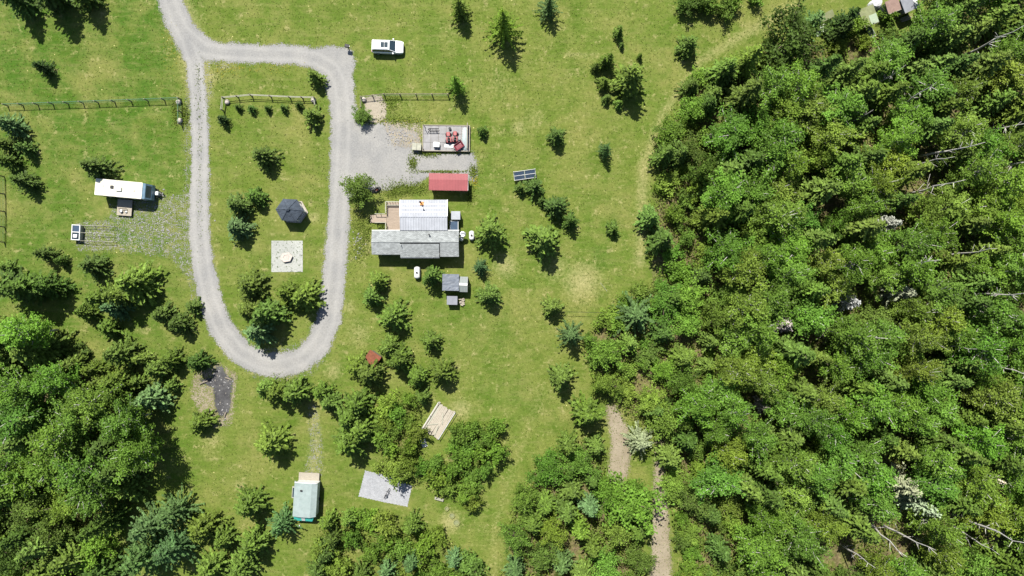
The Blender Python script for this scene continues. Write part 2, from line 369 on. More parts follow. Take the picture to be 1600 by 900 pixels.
def drive_sdf(X, Y):
    d, _ = seg_dist(X, Y, LOOP); d = np.minimum(d, poly_sdf(X, Y, YARD)); d = np.minimum(d, poly_sdf(X, Y, JUNC))
    return d + 1.7 * np.sin(X * .13 + 2 * np.sin(Y * .07)) * np.sin(Y * .11 + X * .03) + .5 * np.sin(X * .31 + Y * .27)
def drive_track(X, Y):
    d, w = seg_dist(X, Y, LOOP); r = d + w / 2; return np.clip(1 - np.abs(r - 8) / 5, 0, 1) * .8
patch('driveway', drive_sdf, (230, -45, 765, 605), M['gravel'], .012, 9.0, track=drive_track)
patch('driveway_verge', lambda X, Y: drive_sdf(X, Y) - 7 + 9 * (1 - np.maximum(soft(np.hypot(X - 335, Y - 120) - 35, 10), np.maximum(soft(np.hypot(X - 450, Y - 590) - 60, 20), soft(X - 312, 8) * soft(150 - Y, 30)))), (225, -45, 770, 620), M['gravel'], .006, 12.0, cap=.40)
patch('gravel_patch', lambda X, Y: poly_sdf(X, Y, [(180, 325), (215, 318), (300, 305), (302, 440), (270, 400), (230, 392), (185, 388), (125, 388), (122, 350), (170, 348)]), (110, 300, 310, 445), M['gravel'], .009, 16, cap=.43)
patch('sand_patch', lambda X, Y: poly_sdf(X, Y, [(570, 155), (582, 148), (596, 150), (604, 165), (602, 185), (590, 192), (578, 190), (569, 175)]), (555, 135, 620, 205), M['sand'], .015, 5)
patch('gravel_spill', lambda X, Y: poly_sdf(X, Y, [(600, 190), (655, 196), (660, 230), (615, 225)]), (590, 180, 670, 240), M['sand'], .016, 14, cap=.5)
patch('scorched_ground', lambda X, Y: poly_sdf(X, Y, [(305, 585), (340, 570), (368, 585), (364, 630), (360, 660), (335, 668), (320, 650), (300, 620)]), (285, 555, 385, 680), M['dirt'], .008, 14, cap=.52)
patch('burnt_patch', lambda X, Y: poly_sdf(X, Y, [(338, 574), (348, 572), (352, 585), (364, 592), (360, 625), (358, 645), (345, 652), (336, 635), (334, 605), (318, 600), (312, 592), (330, 590)]), (295, 560, 380, 665), M['ash'], .012, 6)
patch('dirt_track', lambda X, Y: np.minimum(seg_dist(X, Y, [(956, 640, 16), (972, 690, 32), (966, 735, 30), (958, 775, 16)])[0], seg_dist(X, Y, [(1030, 690, 10), (1032, 790, 22), (1033, 920, 34)])[0]), (930, 615, 1070, 935), M['dirt'], .012, 13)
patch('fire_pit_pad', lambda X, Y: np.maximum(np.abs(X - 448.5) - 24.5, np.abs(Y - 400.5) - 24.5), (424, 376, 472, 424), M['stonedust'], .02, 1000, step=2.45)
patch('concrete_pad', lambda X, Y: poly_sdf(X, Y, [(571, 736), (606, 744), (643, 760), (636, 791), (600, 784), (561, 775)]), (555, 730, 650, 800), M['concrete'], .03, .05, step=1.0)
patch('gravel_spread', lambda X, Y: seg_dist(X, Y, [(488, 640, 8), (494, 690, 12), (489, 738, 20)])[0], (460, 620, 515, 750), M['gravel'], .010, 14, cap=.40)

# ------------------------------------------------------------------ tree meshes
def sprays(C, D, ln, wd, nrm):
    """diamond leaf quads: centre, direction, length, width, approximate normal"""
    D = D / (np.linalg.norm(D, axis=1, keepdims=True) + 1e-9); Sd = np.cross(nrm, D); Sd /= (np.linalg.norm(Sd, axis=1, keepdims=True) + 1e-9)
    a = C - D * (ln / 2)[:, None]; b = C + D * (ln / 2)[:, None]; m = C + D * (ln * .08)[:, None]
    return np.stack([a, m + Sd * (wd / 2)[:, None], b, m - Sd * (wd / 2)[:, None]], 1)

def spruce_mesh(name, h, Rr, seed, step=.26, ll=.42, thin=1.0, droop=.25, power=.8, low=.06):
    g = np.random.default_rng(seed); C = []; D = []; T = []; N = []
    az_r = 1 + .22 * np.sin(np.arange(16) * g.uniform(.5, 2.5) + g.uniform(0, 6)) + g.uniform(-.15, .15, 16)
    z = low * h
    while z < h * .97:
        t = z / h; base = Rr * (1 - t) ** power * (1 if t > .12 else .8) + .06; nb = max(4, int((7 + 3 * (1 - t)) * thin)); o = g.uniform(0, 6.28)
        for k in range(nb):
            az = o + k * 6.283 / nb + g.uniform(-.3, .3); L = base * g.uniform(.68, 1.12) * az_r[int(az / 6.283 * 16) % 16]
            if g.random() < .06: continue
            sl = -droop * (1 - t) + .35 * t + g.uniform(-.12, .12); m = max(2, int(L / (ll * .48))); tb = g.uniform(.65, 1.32)
            u = (np.cos(az), np.sin(az))
            for j in range(m):
                s = L * (j + .7) / m * g.uniform(.92, 1.06); zz = z + sl * s + .1 * (s / max(Rr, .5)) ** 2
                for sd in (-1, 1):
                    a2 = az + sd * g.uniform(.25, .95); C.append((u[0] * s + g.uniform(-.06, .06), u[1] * s + g.uniform(-.06, .06), zz + g.uniform(-.07, .07)))
                    D.append((np.cos(a2), np.sin(a2), g.uniform(-.45, .25))); T.append(tb * g.uniform(.75, 1.25))
                    N.append((g.normal(0, .45), g.normal(0, .45), 1))
        z += step * g.uniform(.8, 1.2)
    for k in range(10):
        C.append((g.normal(0, .04), g.normal(0, .04), h * (.93 + .07 * k / 9))); D.append((g.normal(0, .5), g.normal(0, .5), 1.2)); T.append(1.2); N.append((1, g.normal(), .1))
    C, D, T, N = map(np.array, (C, D, T, N)); n = len(C)
    return quads_mesh(name, sprays(C, D, ll * g.uniform(.75, 1.25, n), ll * .52 * g.uniform(.7, 1.2, n), N), T)

def decid_mesh(name, h, Rr, seed, limbs=44, per=130, ls=.24, base=.28, wide=.5, spread=.16):
    """crown of leafy limbs that leave the stem all round and end ragged"""
    g = np.random.default_rng(seed); V = []; T = []; tips = []
    sector = 1 + .35 * np.sin(np.arange(12) * g.uniform(.6, 2.2) + g.uniform(0, 6)) * g.uniform(.4, 1)
    for i in range(limbs):
        t = base + (.93 - base) * (i + g.random()) / limbs; az = i * 2.4 + g.normal(0, .35)
        pr = (1 - ((t - wide) / (1.02 - wide)) ** 2) if t > wide else .55 + .45 * (t - base) / (wide - base)
        L = Rr * max(.18, pr) * g.uniform(.55, 1.2) * sector[int(az / 6.283 * 12) % 12]; el = .25 + .75 * t + g.normal(0, .18)
        u = np.array([np.cos(az), np.sin(az), np.tan(min(el, 1.1)) * .55]); p0 = np.array([0, 0, (t - .08) * h]); tips.append(p0 + u * L * .95)
        n = int(per * g.uniform(.6, 1.35) * (.45 + .55 * min(1, L / Rr))); f = g.uniform(.22, 1.06, n) ** .75
        C = p0 + u * (L * f)[:, None] + g.normal(0, 1, (n, 3)) * (Rr * spread * (1.15 - .55 * f))[:, None] * np.array([1, 1, .7])
        cl = np.sin(C[:, 0] * 5.1 / Rr * 1.3 + i) * np.sin(C[:, 1] * 4.7 / Rr * 1.3 + 2 * i) + g.normal(0, .5, n); C = C[cl > -.55]; n = len(C)
        N = g.normal(0, .6, (n, 3)) + np.array([0, 0, 1.0]); Dd = np.cross(N, g.normal(0, 1, (n, 3)))
        V.append(sprays(C, Dd, ls * g.uniform(.6, 1.4, n), ls * .75 * g.uniform(.6, 1.2, n), N)); T.append(g.uniform(.72, 1.28) * g.uniform(.72, 1.28, n))
    V = np.concatenate(V); T = np.concatenate(T)
    V[:, :, 2] += np.maximum(0, .12 - V[:, :, 2].min(1))[:, None]
    return quads_mesh(name, V, T), tips

def trunk_mesh(name, h, r, seed, cents=None, lean=.03, stubs=0, top=.96):
    g = np.random.default_rng(seed); m = MB(); n = 6
    pts = [(g.normal(0, lean) * h * (i > 0) * i / n, g.normal(0, lean) * h * (i > 0) * i / n, h * top * i / n) for i in range(n + 1)]
    pts[0] = (0, 0, -.05); m.tube(pts, [max(.015, r * (1.25 if i == 0 else 1) * (1 - .9 * i / n)) for i in range(n + 1)], 7)
    for c in (cents or []):
        f = max(.08, min(.85, c[2] / h - .12)); k = f * n; i = min(int(k), n - 1); a = Vector(pts[i]).lerp(Vector(pts[i + 1]), k - i); b = Vector(c)
        if b.z < a.z: a = Vector(pts[2])
        mid = a.lerp(b, .5) + Vector((0, 0, -.05 * h * g.random())); m.tube([a, mid, b], [r * .42, r * .26, r * .1], 5)
    for i in range(stubs):
        t = g.uniform(.3, .95); a = Vector((pts[int(t * n)])); az = g.uniform(0, 6.28); L = h * .13 * (1.2 - t) * g.uniform(.5, 1.5)
        m.tube([a, a + Vector((math.cos(az) * L, math.sin(az) * L, L * .5))], [r * .25, r * .08], 4)
    me = bpy.data.meshes.new(name); me.from_pydata(m.v, [], m.f); me.shade_smooth(); me.update(); return me

PROTO = {}
def add_proto(kind, me, tm, h, Rr, lm, bm): 
    if not me.materials: me.materials.append(lm)
    if not tm.materials: tm.materials.append(bm)
    PROTO.setdefault(kind, []).append((me, tm, h, Rr))
for i in range(3):
    add_proto('spruce_s', spruce_mesh('crown_mesh', 3.0, 1.2, 10 + i, .19, .30), trunk_mesh('trunk_mesh', 3.0, .06, i), 3.0, 1.2, M['needle'], M['bark'])
for i in range(4):
    add_proto('spruce_m', spruce_mesh('crown_mesh', 6.0, 2.2, 20 + i, .25, .42), trunk_mesh('trunk_mesh', 6.0, .12, i), 6.0, 2.2, M['needle'], M['bark'])
for i in range(4):
    add_proto('spruce_l', spruce_mesh('crown_mesh', 12.0, 2.7, 30 + i, .34, .50, power=.75), trunk_mesh('trunk_mesh', 12.0, .18, i), 12.0, 2.7, M['needle'], M['bark'])
for i in range(3):
    add_proto('larch', spruce_mesh('crown_mesh', 7.0, 2.5, 40 + i, .33, .34, thin=.95, droop=.05, power=.9), trunk_mesh('trunk_mesh', 7.0, .12, i), 7.0, 2.5, M['leaf'], M['bark'])
for i in range(7):
    cm, ce = decid_mesh('crown_mesh', 12.0, 2.9, 50 + i, 54, 150, .27, .30, .52, .14); add_proto('aspen', cm, trunk_mesh('trunk_mesh', 12.0, .15, i, ce), 12.0, 2.9, M['leaf'], M['birch'])
for i in range(4):
    cm, ce = decid_mesh('crown_mesh', 6.0, 2.5, 60 + i, 44, 130, .25, .12, .42, .15); add_proto('broadleaf', cm, trunk_mesh('trunk_mesh', 6.0, .12, i, ce, top=.8), 6.0, 2.5, M['leaf'], M['bark'])
for i in range(4):
    cm, ce = decid_mesh('crown_mesh', 2.2, 1.3, 70 + i, 26, 75, .21, .08, .40, .17); add_proto('shrub', cm, trunk_mesh('trunk_mesh', 2.0, .05, i, ce, top=.7), 2.2, 1.3, M['leaf'], M['bark'])
for i in range(2):
    add_proto('dead_conifer', spruce_mesh('crown_mesh', 9.0, 2.0, 80 + i, .34, .36, thin=.8, droop=.1), trunk_mesh('trunk_mesh', 9.0, .13, i, stubs=25), 9.0, 2.0, M['twig'], M['dead'])
for i in range(3):
    PROTO.setdefault('snag', []).append((None, trunk_mesh('trunk_mesh', 11.0, .16, 90 + i, lean=.018, stubs=9), 11.0, 1.0)); PROTO['snag'][-1][1].materials.append(M['birch'])

COLR = {'dark': (.060, .105, .018), 'mid': (.090, .143, .022), 'bright': (.118, .204, .028), 'aspen': (.106, .204, .027), 'yellow': (.140, .208, .030), 'blue': (.084, .155, .050),
        'olive': (.100, .164, .028), 'deep': (.034, .066, .015), 'grey': (.34, .33, .29), 'greygreen': (.22, .26, .17), 'pinkgrey': (.32, .28, .24)}
NAMES = {'spruce': 'spruce_tree', 'larch': 'larch_tree', 'aspen': 'aspen_tree', 'broadleaf': 'broadleaf_tree', 'shrub': 'shrub', 'dead_conifer': 'dead_conifer', 'snag': 'dead_birch'}
CATS = {'shrub': 'shrub'}
PLACED = []
def tree(kind, px, py, Rr, h, label, group=None, col='mid', zf=.4):
    key = kind
    if kind == 'spruce': key = 'spruce_s' if h < 4.2 else ('spruce_m' if h < 8.6 else 'spruce_l')
    cm, tm, h0, r0 = random.choice(PROTO[key]); x, y, _ = P(px, py, zf * h)
    t = thing(NAMES[kind], label, CATS.get(kind, 'tree'), (x, y, 0), random.uniform(0, 6.28), group)
    t.scale = (Rr / r0 * random.uniform(.93, 1.07), Rr / r0 * random.uniform(.93, 1.07), h / h0)
    if kind == 'snag':
        t.scale = (h / h0,) * 3; t.rotation_euler = (random.uniform(-.08, .08), random.uniform(-.08, .08), random.uniform(0, 6.28))
    PLACED.append((x, y, Rr))
    if cm:
        c = bpy.data.objects.new('crown', cm); COL.objects.link(c); c.parent = t; j = random.uniform(.88, 1.12)
        b = COLR[col]; c.color = (b[0] * j * random.uniform(.92, 1.08), b[1] * j, b[2] * j * random.uniform(.85, 1.15), 1)
    k = bpy.data.objects.new('trunk', tm); COL.objects.link(k); k.parent = t
    return t

# yard trees: label, group, kind, colour, [(px, py, radius m, height m)]
YT = [
 ('dark spruce whose shadow falls beyond the north lawn edge', 'spruces at the north west lawn corner', 'spruce', 'dark', [(22, -4, 2.8, 9), (75, -12, 3.2, 10), (128, -10, 2.6, 8)]),
 ('lone slim dark spruce on the lawn north of the wire fence', None, 'spruce', 'deep', [(68, 106, 1.5, 4.2)]),
 ('grey green spruce beside the west end of the long wire fence', None, 'spruce', 'blue', [(16, 195, 2.2, 6)]),
 ('small dark spruce in the loose group south of the long wire fence', 'spruces south of the wire fence', 'spruce', 'dark', [(8, 226, 1.7, 4.5), (40, 232, 1.5, 4), (12, 252, 1.8, 5)]),
 ('spreading spruce standing alone between wire fence and travel trailer', None, 'spruce', 'dark', [(38, 283, 2.1, 5)]),
 ('bushy dark spruce right behind the white travel trailer', None, 'spruce', 'dark', [(150, 262, 2.7, 6)]),
 ('slim spruce just south of the pet run', None, 'spruce', 'dark', [(70, 397, 1.7, 4.5)]),
 ('tiny spruce next to the slim one south of the pet run', None, 'spruce', 'dark', [(96, 408, 1.1, 3)]),
 ('short spruce standing north of the dense spruce clump by the west edge', None, 'spruce', 'mid', [(12, 418, 1.4, 3)]),
 ('tall spruce in the dense clump at the west edge of the lawn', 'spruces of the west clump', 'spruce', 'dark', [(14, 447, 3.0, 9.5), (48, 450, 3.2, 9.5), (80, 447, 2.4, 7)]),
 ('spruce with a broad base north west of the round spruce clump', None, 'spruce', 'dark', [(145, 415, 2.4, 5)]),
 ('spruce in the round clump between pet run and driveway', 'spruces of the clump west of the driveway', 'spruce', 'mid', [(212, 442, 3.7, 8), (163, 466, 2.8, 7.5), (190, 462, 2.6, 8), (135, 487, 2.1, 4.8), (170, 512, 1.9, 4)]),
 ('blue green spruce in the round clump between pet run and driveway', None, 'spruce', 'blue', [(180, 480, 2.3, 6)]),
 ('spruce of the close pair just west of the driveway bend', 'pair of spruces by the driveway bend', 'spruce', 'dark', [(255, 492, 2.2, 5), (281, 505, 2.2, 5)]),
 ('small round spruce touching the west verge of the driveway bend', None, 'spruce', 'dark', [(302, 480, 1.5, 3)]),
 ('spruce in the ragged row reaching from west wood to burnt patch', 'spruces between the west wood and the burnt patch', 'spruce', 'mid',
    [(22, 518, 3.0, 9), (62, 548, 3.4, 10), (15, 565, 3.4, 10), (112, 572, 2.5, 6), (188, 552, 2.6, 7.5), (150, 576, 2.0, 6), (162, 598, 2.2, 7), (185, 596, 2.5, 7.5), (182, 622, 2.6, 8), (222, 560, 1.7, 4), (244, 578, 2.2, 5), (268, 562, 2.2, 5), (215, 596, 1.5, 3.4), (268, 602, 1.4, 3)]),
 ('tiny spruce beside its twin between two spruce clumps', 'twin tiny spruces', 'spruce', 'dark', [(124, 541, .8, 2.2), (135, 550, .7, 2)]),
 ('round spruce just north west of the burnt patch', None, 'spruce', 'dark', [(310, 566, 2.2, 5)]),
 ('blue green spruce with wide skirt south of the ragged row', None, 'spruce', 'blue', [(236, 622, 3.2, 7)]),
 ('round spruce just south west of the burnt patch', None, 'spruce', 'mid', [(313, 660, 2.2, 4)]),
 ('broad spruce alone on the lawn north west of the mint cabin', None, 'spruce', 'mid', [(425, 692, 3.3, 7)]),
 ('spruce on the lawn west of the mint cabin', None, 'spruce', 'mid', [(390, 788, 3.0, 6.5)]),
 ('spruce in the group south of the driveway bend', 'spruces south of the driveway bend', 'spruce', 'mid', [(415, 606, 2.0, 5.5), (436, 612, 2.4, 6.5), (462, 613, 2.7, 7), (502, 612, 2.0, 5), (515, 628, 2.2, 5.5)]),
 ('spruce in the long clump east of the driveway bend', 'spruces of the clump east of the driveway bend', 'spruce', 'mid', [(557, 573, 2.2, 5.5), (578, 582, 2.8, 7), (560, 630, 2.8, 7), (545, 652, 2.8, 7), (545, 690, 3.1, 7.5), (566, 668, 2.8, 7)]),
 ('spruce squeezed between mint cabin and bottom thicket', 'spruces around the mint cabin', 'spruce', 'mid', [(513, 815, 2.0, 4.5), (395, 850, 3.0, 7), (318, 824, 3.2, 6.5), (350, 842, 2.4, 5), (330, 888, 3.0, 6.5), (378, 888, 3.0, 6.5), (500, 860, 2.2, 5)]),
 ('blue green larch leaning over the south end of the mint cabin', None, 'larch', 'blue', [(440, 818, 2.6, 6.5)]),
 ('blue green larch in the soft clump west of the mint cabin', 'larches west of the mint cabin', 'larch', 'blue', [(232, 822, 3.6, 9), (272, 800, 3.6, 8), (226, 868, 4.2, 10), (270, 855, 4.0, 9)]),
 ('spruce on the lawn edge beside the west wood', None, 'spruce', 'mid', [(205, 764, 2.8, 6)]),
 # inside the driveway loop
 ('bushy spruce at the driveway junction north of the rail fence', None, 'spruce', 'mid', [(493, 121, 1.7, 4)]),
 ('bushy spruce just south of the rail fence corner', None, 'spruce', 'mid', [(487, 182, 1.9, 3.6)]),
 ('narrow dark spruce south of the rail fence by the west driveway', None, 'spruce', 'deep', [(348, 187, 1.0, 2.8)]),
 ('spruce north of the gazebo in the middle of the driveway loop', None, 'spruce', 'dark', [(411, 244, 2.5, 5)]),
 ('spruce of the pair north west of the gazebo', 'spruces north west of the gazebo', 'spruce', 'dark', [(371, 321, 2.4, 5), (399, 307, 1.9, 4)]),
 ('blue green spruce due west of the gazebo', None, 'spruce', 'blue', [(371, 357, 2.5, 5)]),
 ('spruce directly south west of the square stone pad', None, 'spruce', 'mid', [(391, 445, 2.8, 5.5)]),
 ('spruce of the broad pair south of the square stone pad', 'spruces south of the stone pad', 'spruce', 'mid', [(450, 456, 2.5, 6), (475, 464, 3.0, 6.5)]),
 ('tall spruce at the south end of the driveway loop', 'spruces at the south end of the loop', 'spruce', 'mid', [(390, 487, 2.4, 6), (417, 490, 3.2, 8)]),
 ('blue green spruce at the south end of the driveway loop', None, 'spruce', 'blue', [(403, 518, 2.7, 7)]),
 # house surroundings
 ('round bush between driveway and sand patch', None, 'broadleaf', 'olive', [(566, 181, 1.4, 2.6)]),
 ('broadleaf tree at the yard corner beside driveway and deck', None, 'broadleaf', 'olive', [(561, 297, 2.5, 5.2)]),
 ('spruce on the north lawn above the parked car side', None, 'spruce', 'mid', [(718, 14, 2.0, 6)]),
 ('wide pale green larch on the north lawn', None, 'larch', 'bright', [(786, 40, 3.0, 9.5)]),
 ('soft green larch at the north edge of the lawn', None, 'larch', 'blue', [(857, 10, 2.1, 6)]),
 ('slim pale larch at the east end of the low fence', None, 'larch', 'bright', [(713, 132, 2.0, 6.5)]),
 ('tiny spruce east of the storage platform', None, 'spruce', 'dark', [(754, 205, 1.1, 2.6)]),
 ('small pointed spruce north of the lawn spruce cluster', None, 'spruce', 'mid', [(967, 50, 1.2, 3.4)]),
 ('knee high spruce between the small pointed spruce and the cluster', None, 'spruce', 'dark', [(971, 71, .6, 1.6)]),
 ('spruce with full skirt alone near the wood edge on the north lawn', None, 'spruce', 'mid', [(1075, 72, 2.1, 5)]),
 ('big spiky spruce in the cluster on the north east lawn', None, 'spruce', 'mid', [(984, 124, 3.4, 8.4)]),
 ('small spruce in the cluster around the big spiky spruce', 'small spruces of the lawn cluster', 'spruce', 'mid', [(931, 105, 1.0, 3), (942, 98, 1.1, 4), (951, 93, 1.2, 4.5), (944, 130, 1.4, 3.5), (947, 154, 1.0, 2.2), (966, 162, 1.0, 2.2), (1000, 88, .6, 2)]),
 ('round spruce on the open east lawn north of the panel rack', None, 'spruce', 'dark', [(869, 213, 1.9, 4.2)]),
 ('slim blue green larch on the open east lawn', None, 'larch', 'blue', [(945, 235, 1.5, 5)]),
 ('spruce of the uneven row leading from panel rack to big spruce', 'spruces in the row below the panel rack', 'spruce', 'dark', [(812, 294, 1.1, 2.6), (835, 291, 1.7, 3.8), (846, 314, .9, 2.2), (867, 322, 2.2, 5), (891, 345, 1.7, 4.5)]),
 ('biggest spruce of the east lawn beside the uneven row', None, 'spruce', 'mid', [(849, 374, 3.6, 8)]),
 ('small round spruce alone on the east lawn near the dry trail', None, 'spruce', 'mid', [(958, 357, 1.4, 3)]),
 ('tall spruce beside the white gas tanks of the house', None, 'spruce', 'mid', [(766, 360, 3.1, 7.5)]),
 ('small blue green larch east of the house corner', None, 'larch', 'blue', [(750, 417, 1.7, 4)]),
 ('spruce standing east of the slate roofed shed', None, 'spruce', 'mid', [(765, 461, 2.3, 5)]),
 ('spruce between white tank and slate roofed shed', None, 'spruce', 'mid', [(675, 430, 2.1, 5.5)]),
 ('spruce of the pair on the lawn south west of the house', 'spruces south west of the house', 'spruce', 'mid', [(591, 438, 2.0, 4.6), (580, 464, 2.0, 4.6)]),
 ('spruce beside the small brown roof', 'spruces beside the brown roof', 'spruce', 'mid', [(613, 495, 2.9, 6), (608, 543, 2.6, 6), (624, 562, 2.7, 6.5)]),
 ('round spruce on the lawn due south of the small grey box', None, 'spruce', 'mid', [(673, 532, 2.0, 4.6)]),
 ('spruce at the north edge of the shrub thicket', 'spruces north of the shrub thicket', 'spruce', 'mid', [(690, 580, 2.5, 6), (652, 588, 2.3, 5), (660, 620, 1.6, 4)]),
 ('round spruce standing off the wood where the cable starts', None, 'spruce', 'mid', [(862, 480, 2.1, 4.6)]),
 ('blue green larch on the wood edge south of the round spruce', None, 'larch', 'blue', [(892, 523, 2.6, 7)]),
 ('spruce bulging from the wood edge onto the lawn', 'spruces on the wood edge', 'spruce', 'mid', [(876, 588, 2.6, 6.5), (916, 645, 3.2, 7.5)]),
 ('star shaped blue green larch inside the wood edge', None, 'larch', 'blue', [(993, 492, 3.8, 7.5)]),
 ('pale larch over the dirt track entrance', None, 'larch', 'greygreen', [(1000, 688, 2.9, 6)]),
 ('large bright green tree standing between the two dirt tracks', None, 'broadleaf', 'aspen', [(984, 782, 4.6, 8)]),
 ('big dark green tree at the north corner of the wood', None, 'broadleaf', 'dark', [(1228, 68, 4.6, 10)]),
 ('feathery larch beside the big dark tree at the wood corner', None, 'larch', 'blue', [(1262, 42, 3.0, 9)]),
]
for lab, grp, kind, col, L in YT:
    for (x, y, r, h) in L: tree(kind, x, y, r, h, lab, grp, col)
for x, y in ((372, 168), (393, 170), (418, 170), (443, 169), (467, 164)):
    tree('spruce', x, y, .75, 1.5 + random.random() * .5, 'knee high spruce in the row along the rail fence', 'young spruces along the rail fence', 'dark')

# woods
def tinted(kind, x, y, r, h, lab, grp, cols, zf):
    c = random.choice(cols); tree(kind, x, y, r, h, WORD[c] + ' ' + lab, WORD[c] + ' ' + grp, c, zf)
def scatter(poly, dmin, n=9000, seed=1, occ=None):
    g = np.random.default_rng(seed); a = np.array(poly); pts = list(occ or []); out = []
    c = g.uniform(a.min(0), a.max(0), (n, 2)); ok = poly_sdf(c[:, 0], c[:, 1], poly) < -4
    for p in c[ok]:
        if p[0] < -40 or p[0] > 1640 or p[1] < -40 or p[1] > 935: continue
        if all((p[0] - q[0]) ** 2 + (p[1] - q[1]) ** 2 > dmin * dmin for q in pts): pts.append(tuple(p)); out.append(tuple(p))
    return out
CLR = [(1290, 60), (1345, 60), (1395, 35), (1430, 20), (1240, 100), (1290, 40), (1360, 35)]
LM = [('beside the dirt track', 1085, 800), ('behind the corner sheds', 1400, 110), ('along the lawn edge', 1075, 300), ('around the bare grey conifers', 1330, 480), ('near the paired grey green dead conifers', 1420, 800), ('below the star shaped larch', 1060, 590), ('deep in the thickest part', 1520, 560), ('among the leaning bare birch trunks', 1540, 230)]
WORD = {'aspen': 'fresh green', 'bright': 'light green', 'yellow': 'yellow green', 'mid': 'mid green', 'dark': 'dark green', 'olive': 'olive green', 'blue': 'blue green'}
def wood(kind, x, y, r, h, noun, col, zf):
    w = min(LM, key=lambda a: (a[1] - x) ** 2 + (a[2] - y) ** 2)[0]; lab = f'{WORD[col]} {noun} {w} in the east wood'
    tree(kind, x, y, r, h, lab, lab.replace(noun, noun.split()[-1] + 's') + ' group', col, zf)
for (x, y) in scatter(F_MAIN, 34, seed=3, occ=CLR + [(1410, 458), (1400, 470), (1330, 472), (1228, 508), (1298, 522), (1194, 636), (1415, 762), (1440, 790), (1425, 850), (1395, 838), (1555, 838), (1532, 845), (1475, 290), (1455, 250), (1580, 190), (1345, 875), (1390, 350), (1560, 60), (993, 492), (1000, 688), (1228, 68), (1262, 42)]):
    if abs(x - 1230) < 30 and y < 110: continue
    u = random.random(); west = x < 1130 + 40 * math.sin(y / 60); ne = (x - 1280) * .8 - y > -60 and y < 260
    if ne: k = 'spruce' if u < .62 else 'aspen'
    elif west: k = 'shrub' if u < .36 else ('broadleaf' if u < .74 else 'spruce')
    elif y > 640: k = 'aspen' if u < .58 else ('spruce' if u < .92 else 'broadleaf')
    else: k = 'aspen' if u < .66 else ('spruce' if u < .86 else 'broadleaf')
    edge = x < 1060
    if k == 'spruce':
        h = random.uniform(5, 9) if west else random.uniform(9, 14); wood(k, x, y, (1.7 + h * .085) * random.uniform(.9, 1.15), h, 'pointed spruce', random.choice(['dark', 'mid', 'mid', 'olive']), .6)
    elif k == 'aspen':
        h = random.uniform(9, 14); wood(k, x, y, random.uniform(2.4, 3.6), h, 'feathery aspen', random.choice(['aspen', 'aspen', 'bright', 'yellow']), .7)
    elif k == 'broadleaf':
        h = random.uniform(4, 6.5) if west else random.uniform(6, 9); wood(k, x, y, random.uniform(2.0, 3.0), h, 'rounded broadleaf tree', random.choice(['aspen', 'bright', 'olive', 'yellow']), .6)
    else:
        wood(k, x, y, random.uniform(1.5, 2.3), random.uniform(2.2, 3.6), 'leafy shrub', random.choice(['yellow', 'olive', 'bright', 'yellow']), .5)
for (x, y) in scatter(F_MAIN, 26, seed=13, n=7000)[:330]:
    if x < 1210: wood('shrub', x, y, random.uniform(1.0, 1.8), random.uniform(1.6, 3.0), 'leafy shrub', random.choice(['yellow', 'olive', 'bright', 'aspen']), .5)
for (x, y, r, h) in ((1132, 118, 2.4, 7), (1105, 165, 2.4, 7), (1175, 152, 2.2, 8), (1080, 135, 2.0, 5), (1140, 392, 3.2, 9), (1062, 240, 2.6, 7), (1108, 300, 2.4, 7), (1050, 465, 2.4, 6), (1025, 640, 2.4, 6), (1190, 335, 2.2, 7)):
    wood('spruce', x, y, r, h, 'pointed spruce', 'dark', .5)
for (x, y, r, h, c) in ((1410, 458, 2.6, 8, 'greygreen'), (1330, 472, 1.8, 6, 'grey'), (1228, 508, 1.8, 5, 'pinkgrey'), (1298, 522, 1.5, 4.5, 'grey'), (1194, 636, 1.6, 5, 'pinkgrey'), (1415, 762, 2.6, 9, 'greygreen'), (1440, 790, 2.6, 10, 'greygreen'), (1390, 350, 1.8, 7, 'grey'), (1112, 215, 1.3, 4, 'pinkgrey'), (1545, 745, 1.8, 8, 'grey')):
    tree('dead_conifer', x, y, r, h, 'bare grey lichen covered conifer standing in the east wood', 'bare conifers of the east wood', c, .55)
for (x, y, h) in ((1425, 850, 11), (1395, 838, 12), (1555, 838, 14), (1532, 845, 9), (1345, 875, 9), (1448, 812, 8), (1475, 290, 12), (1580, 280, 12), (1455, 250, 9), (1560, 60, 12), (1580, 190, 10), (1440, 155, 11), (1500, 545, 9), (1440, 412, 12), (1530, 395, 10), (1600, 690, 12), (1520, 655, 8), (1340, 185, 8), (1270, 720, 7), (1390, 120, 9), (1570, 460, 12), (1490, 225, 12), (1595, 250, 12), (1230, 400, 7), (1580, 575, 11)):
    tree('snag', x, y, 1.0, h * 1.25, 'bare pale birch trunk standing in the east wood', 'bare birch trunks of the east wood', zf=.6)
for (x, y) in scatter(F_SOUTH, 33, seed=5, occ=[(984, 782), (965, 720), (965, 690)]):
    u = random.random()
    if u < .42: tinted('spruce', x, y, random.uniform(2.0, 2.7), random.uniform(5, 8), 'young conifer in the wood strip west of the dirt track', 'conifers of the strip west of the dirt track', ['bright', 'mid', 'blue', 'olive'], .5)
    else: tinted('broadleaf', x, y, random.uniform(2.0, 2.9), random.uniform(5, 8), 'leafy tree in the wood strip west of the dirt track', 'leafy trees of the strip west of the dirt track', ['bright', 'aspen', 'olive', 'yellow'], .5)
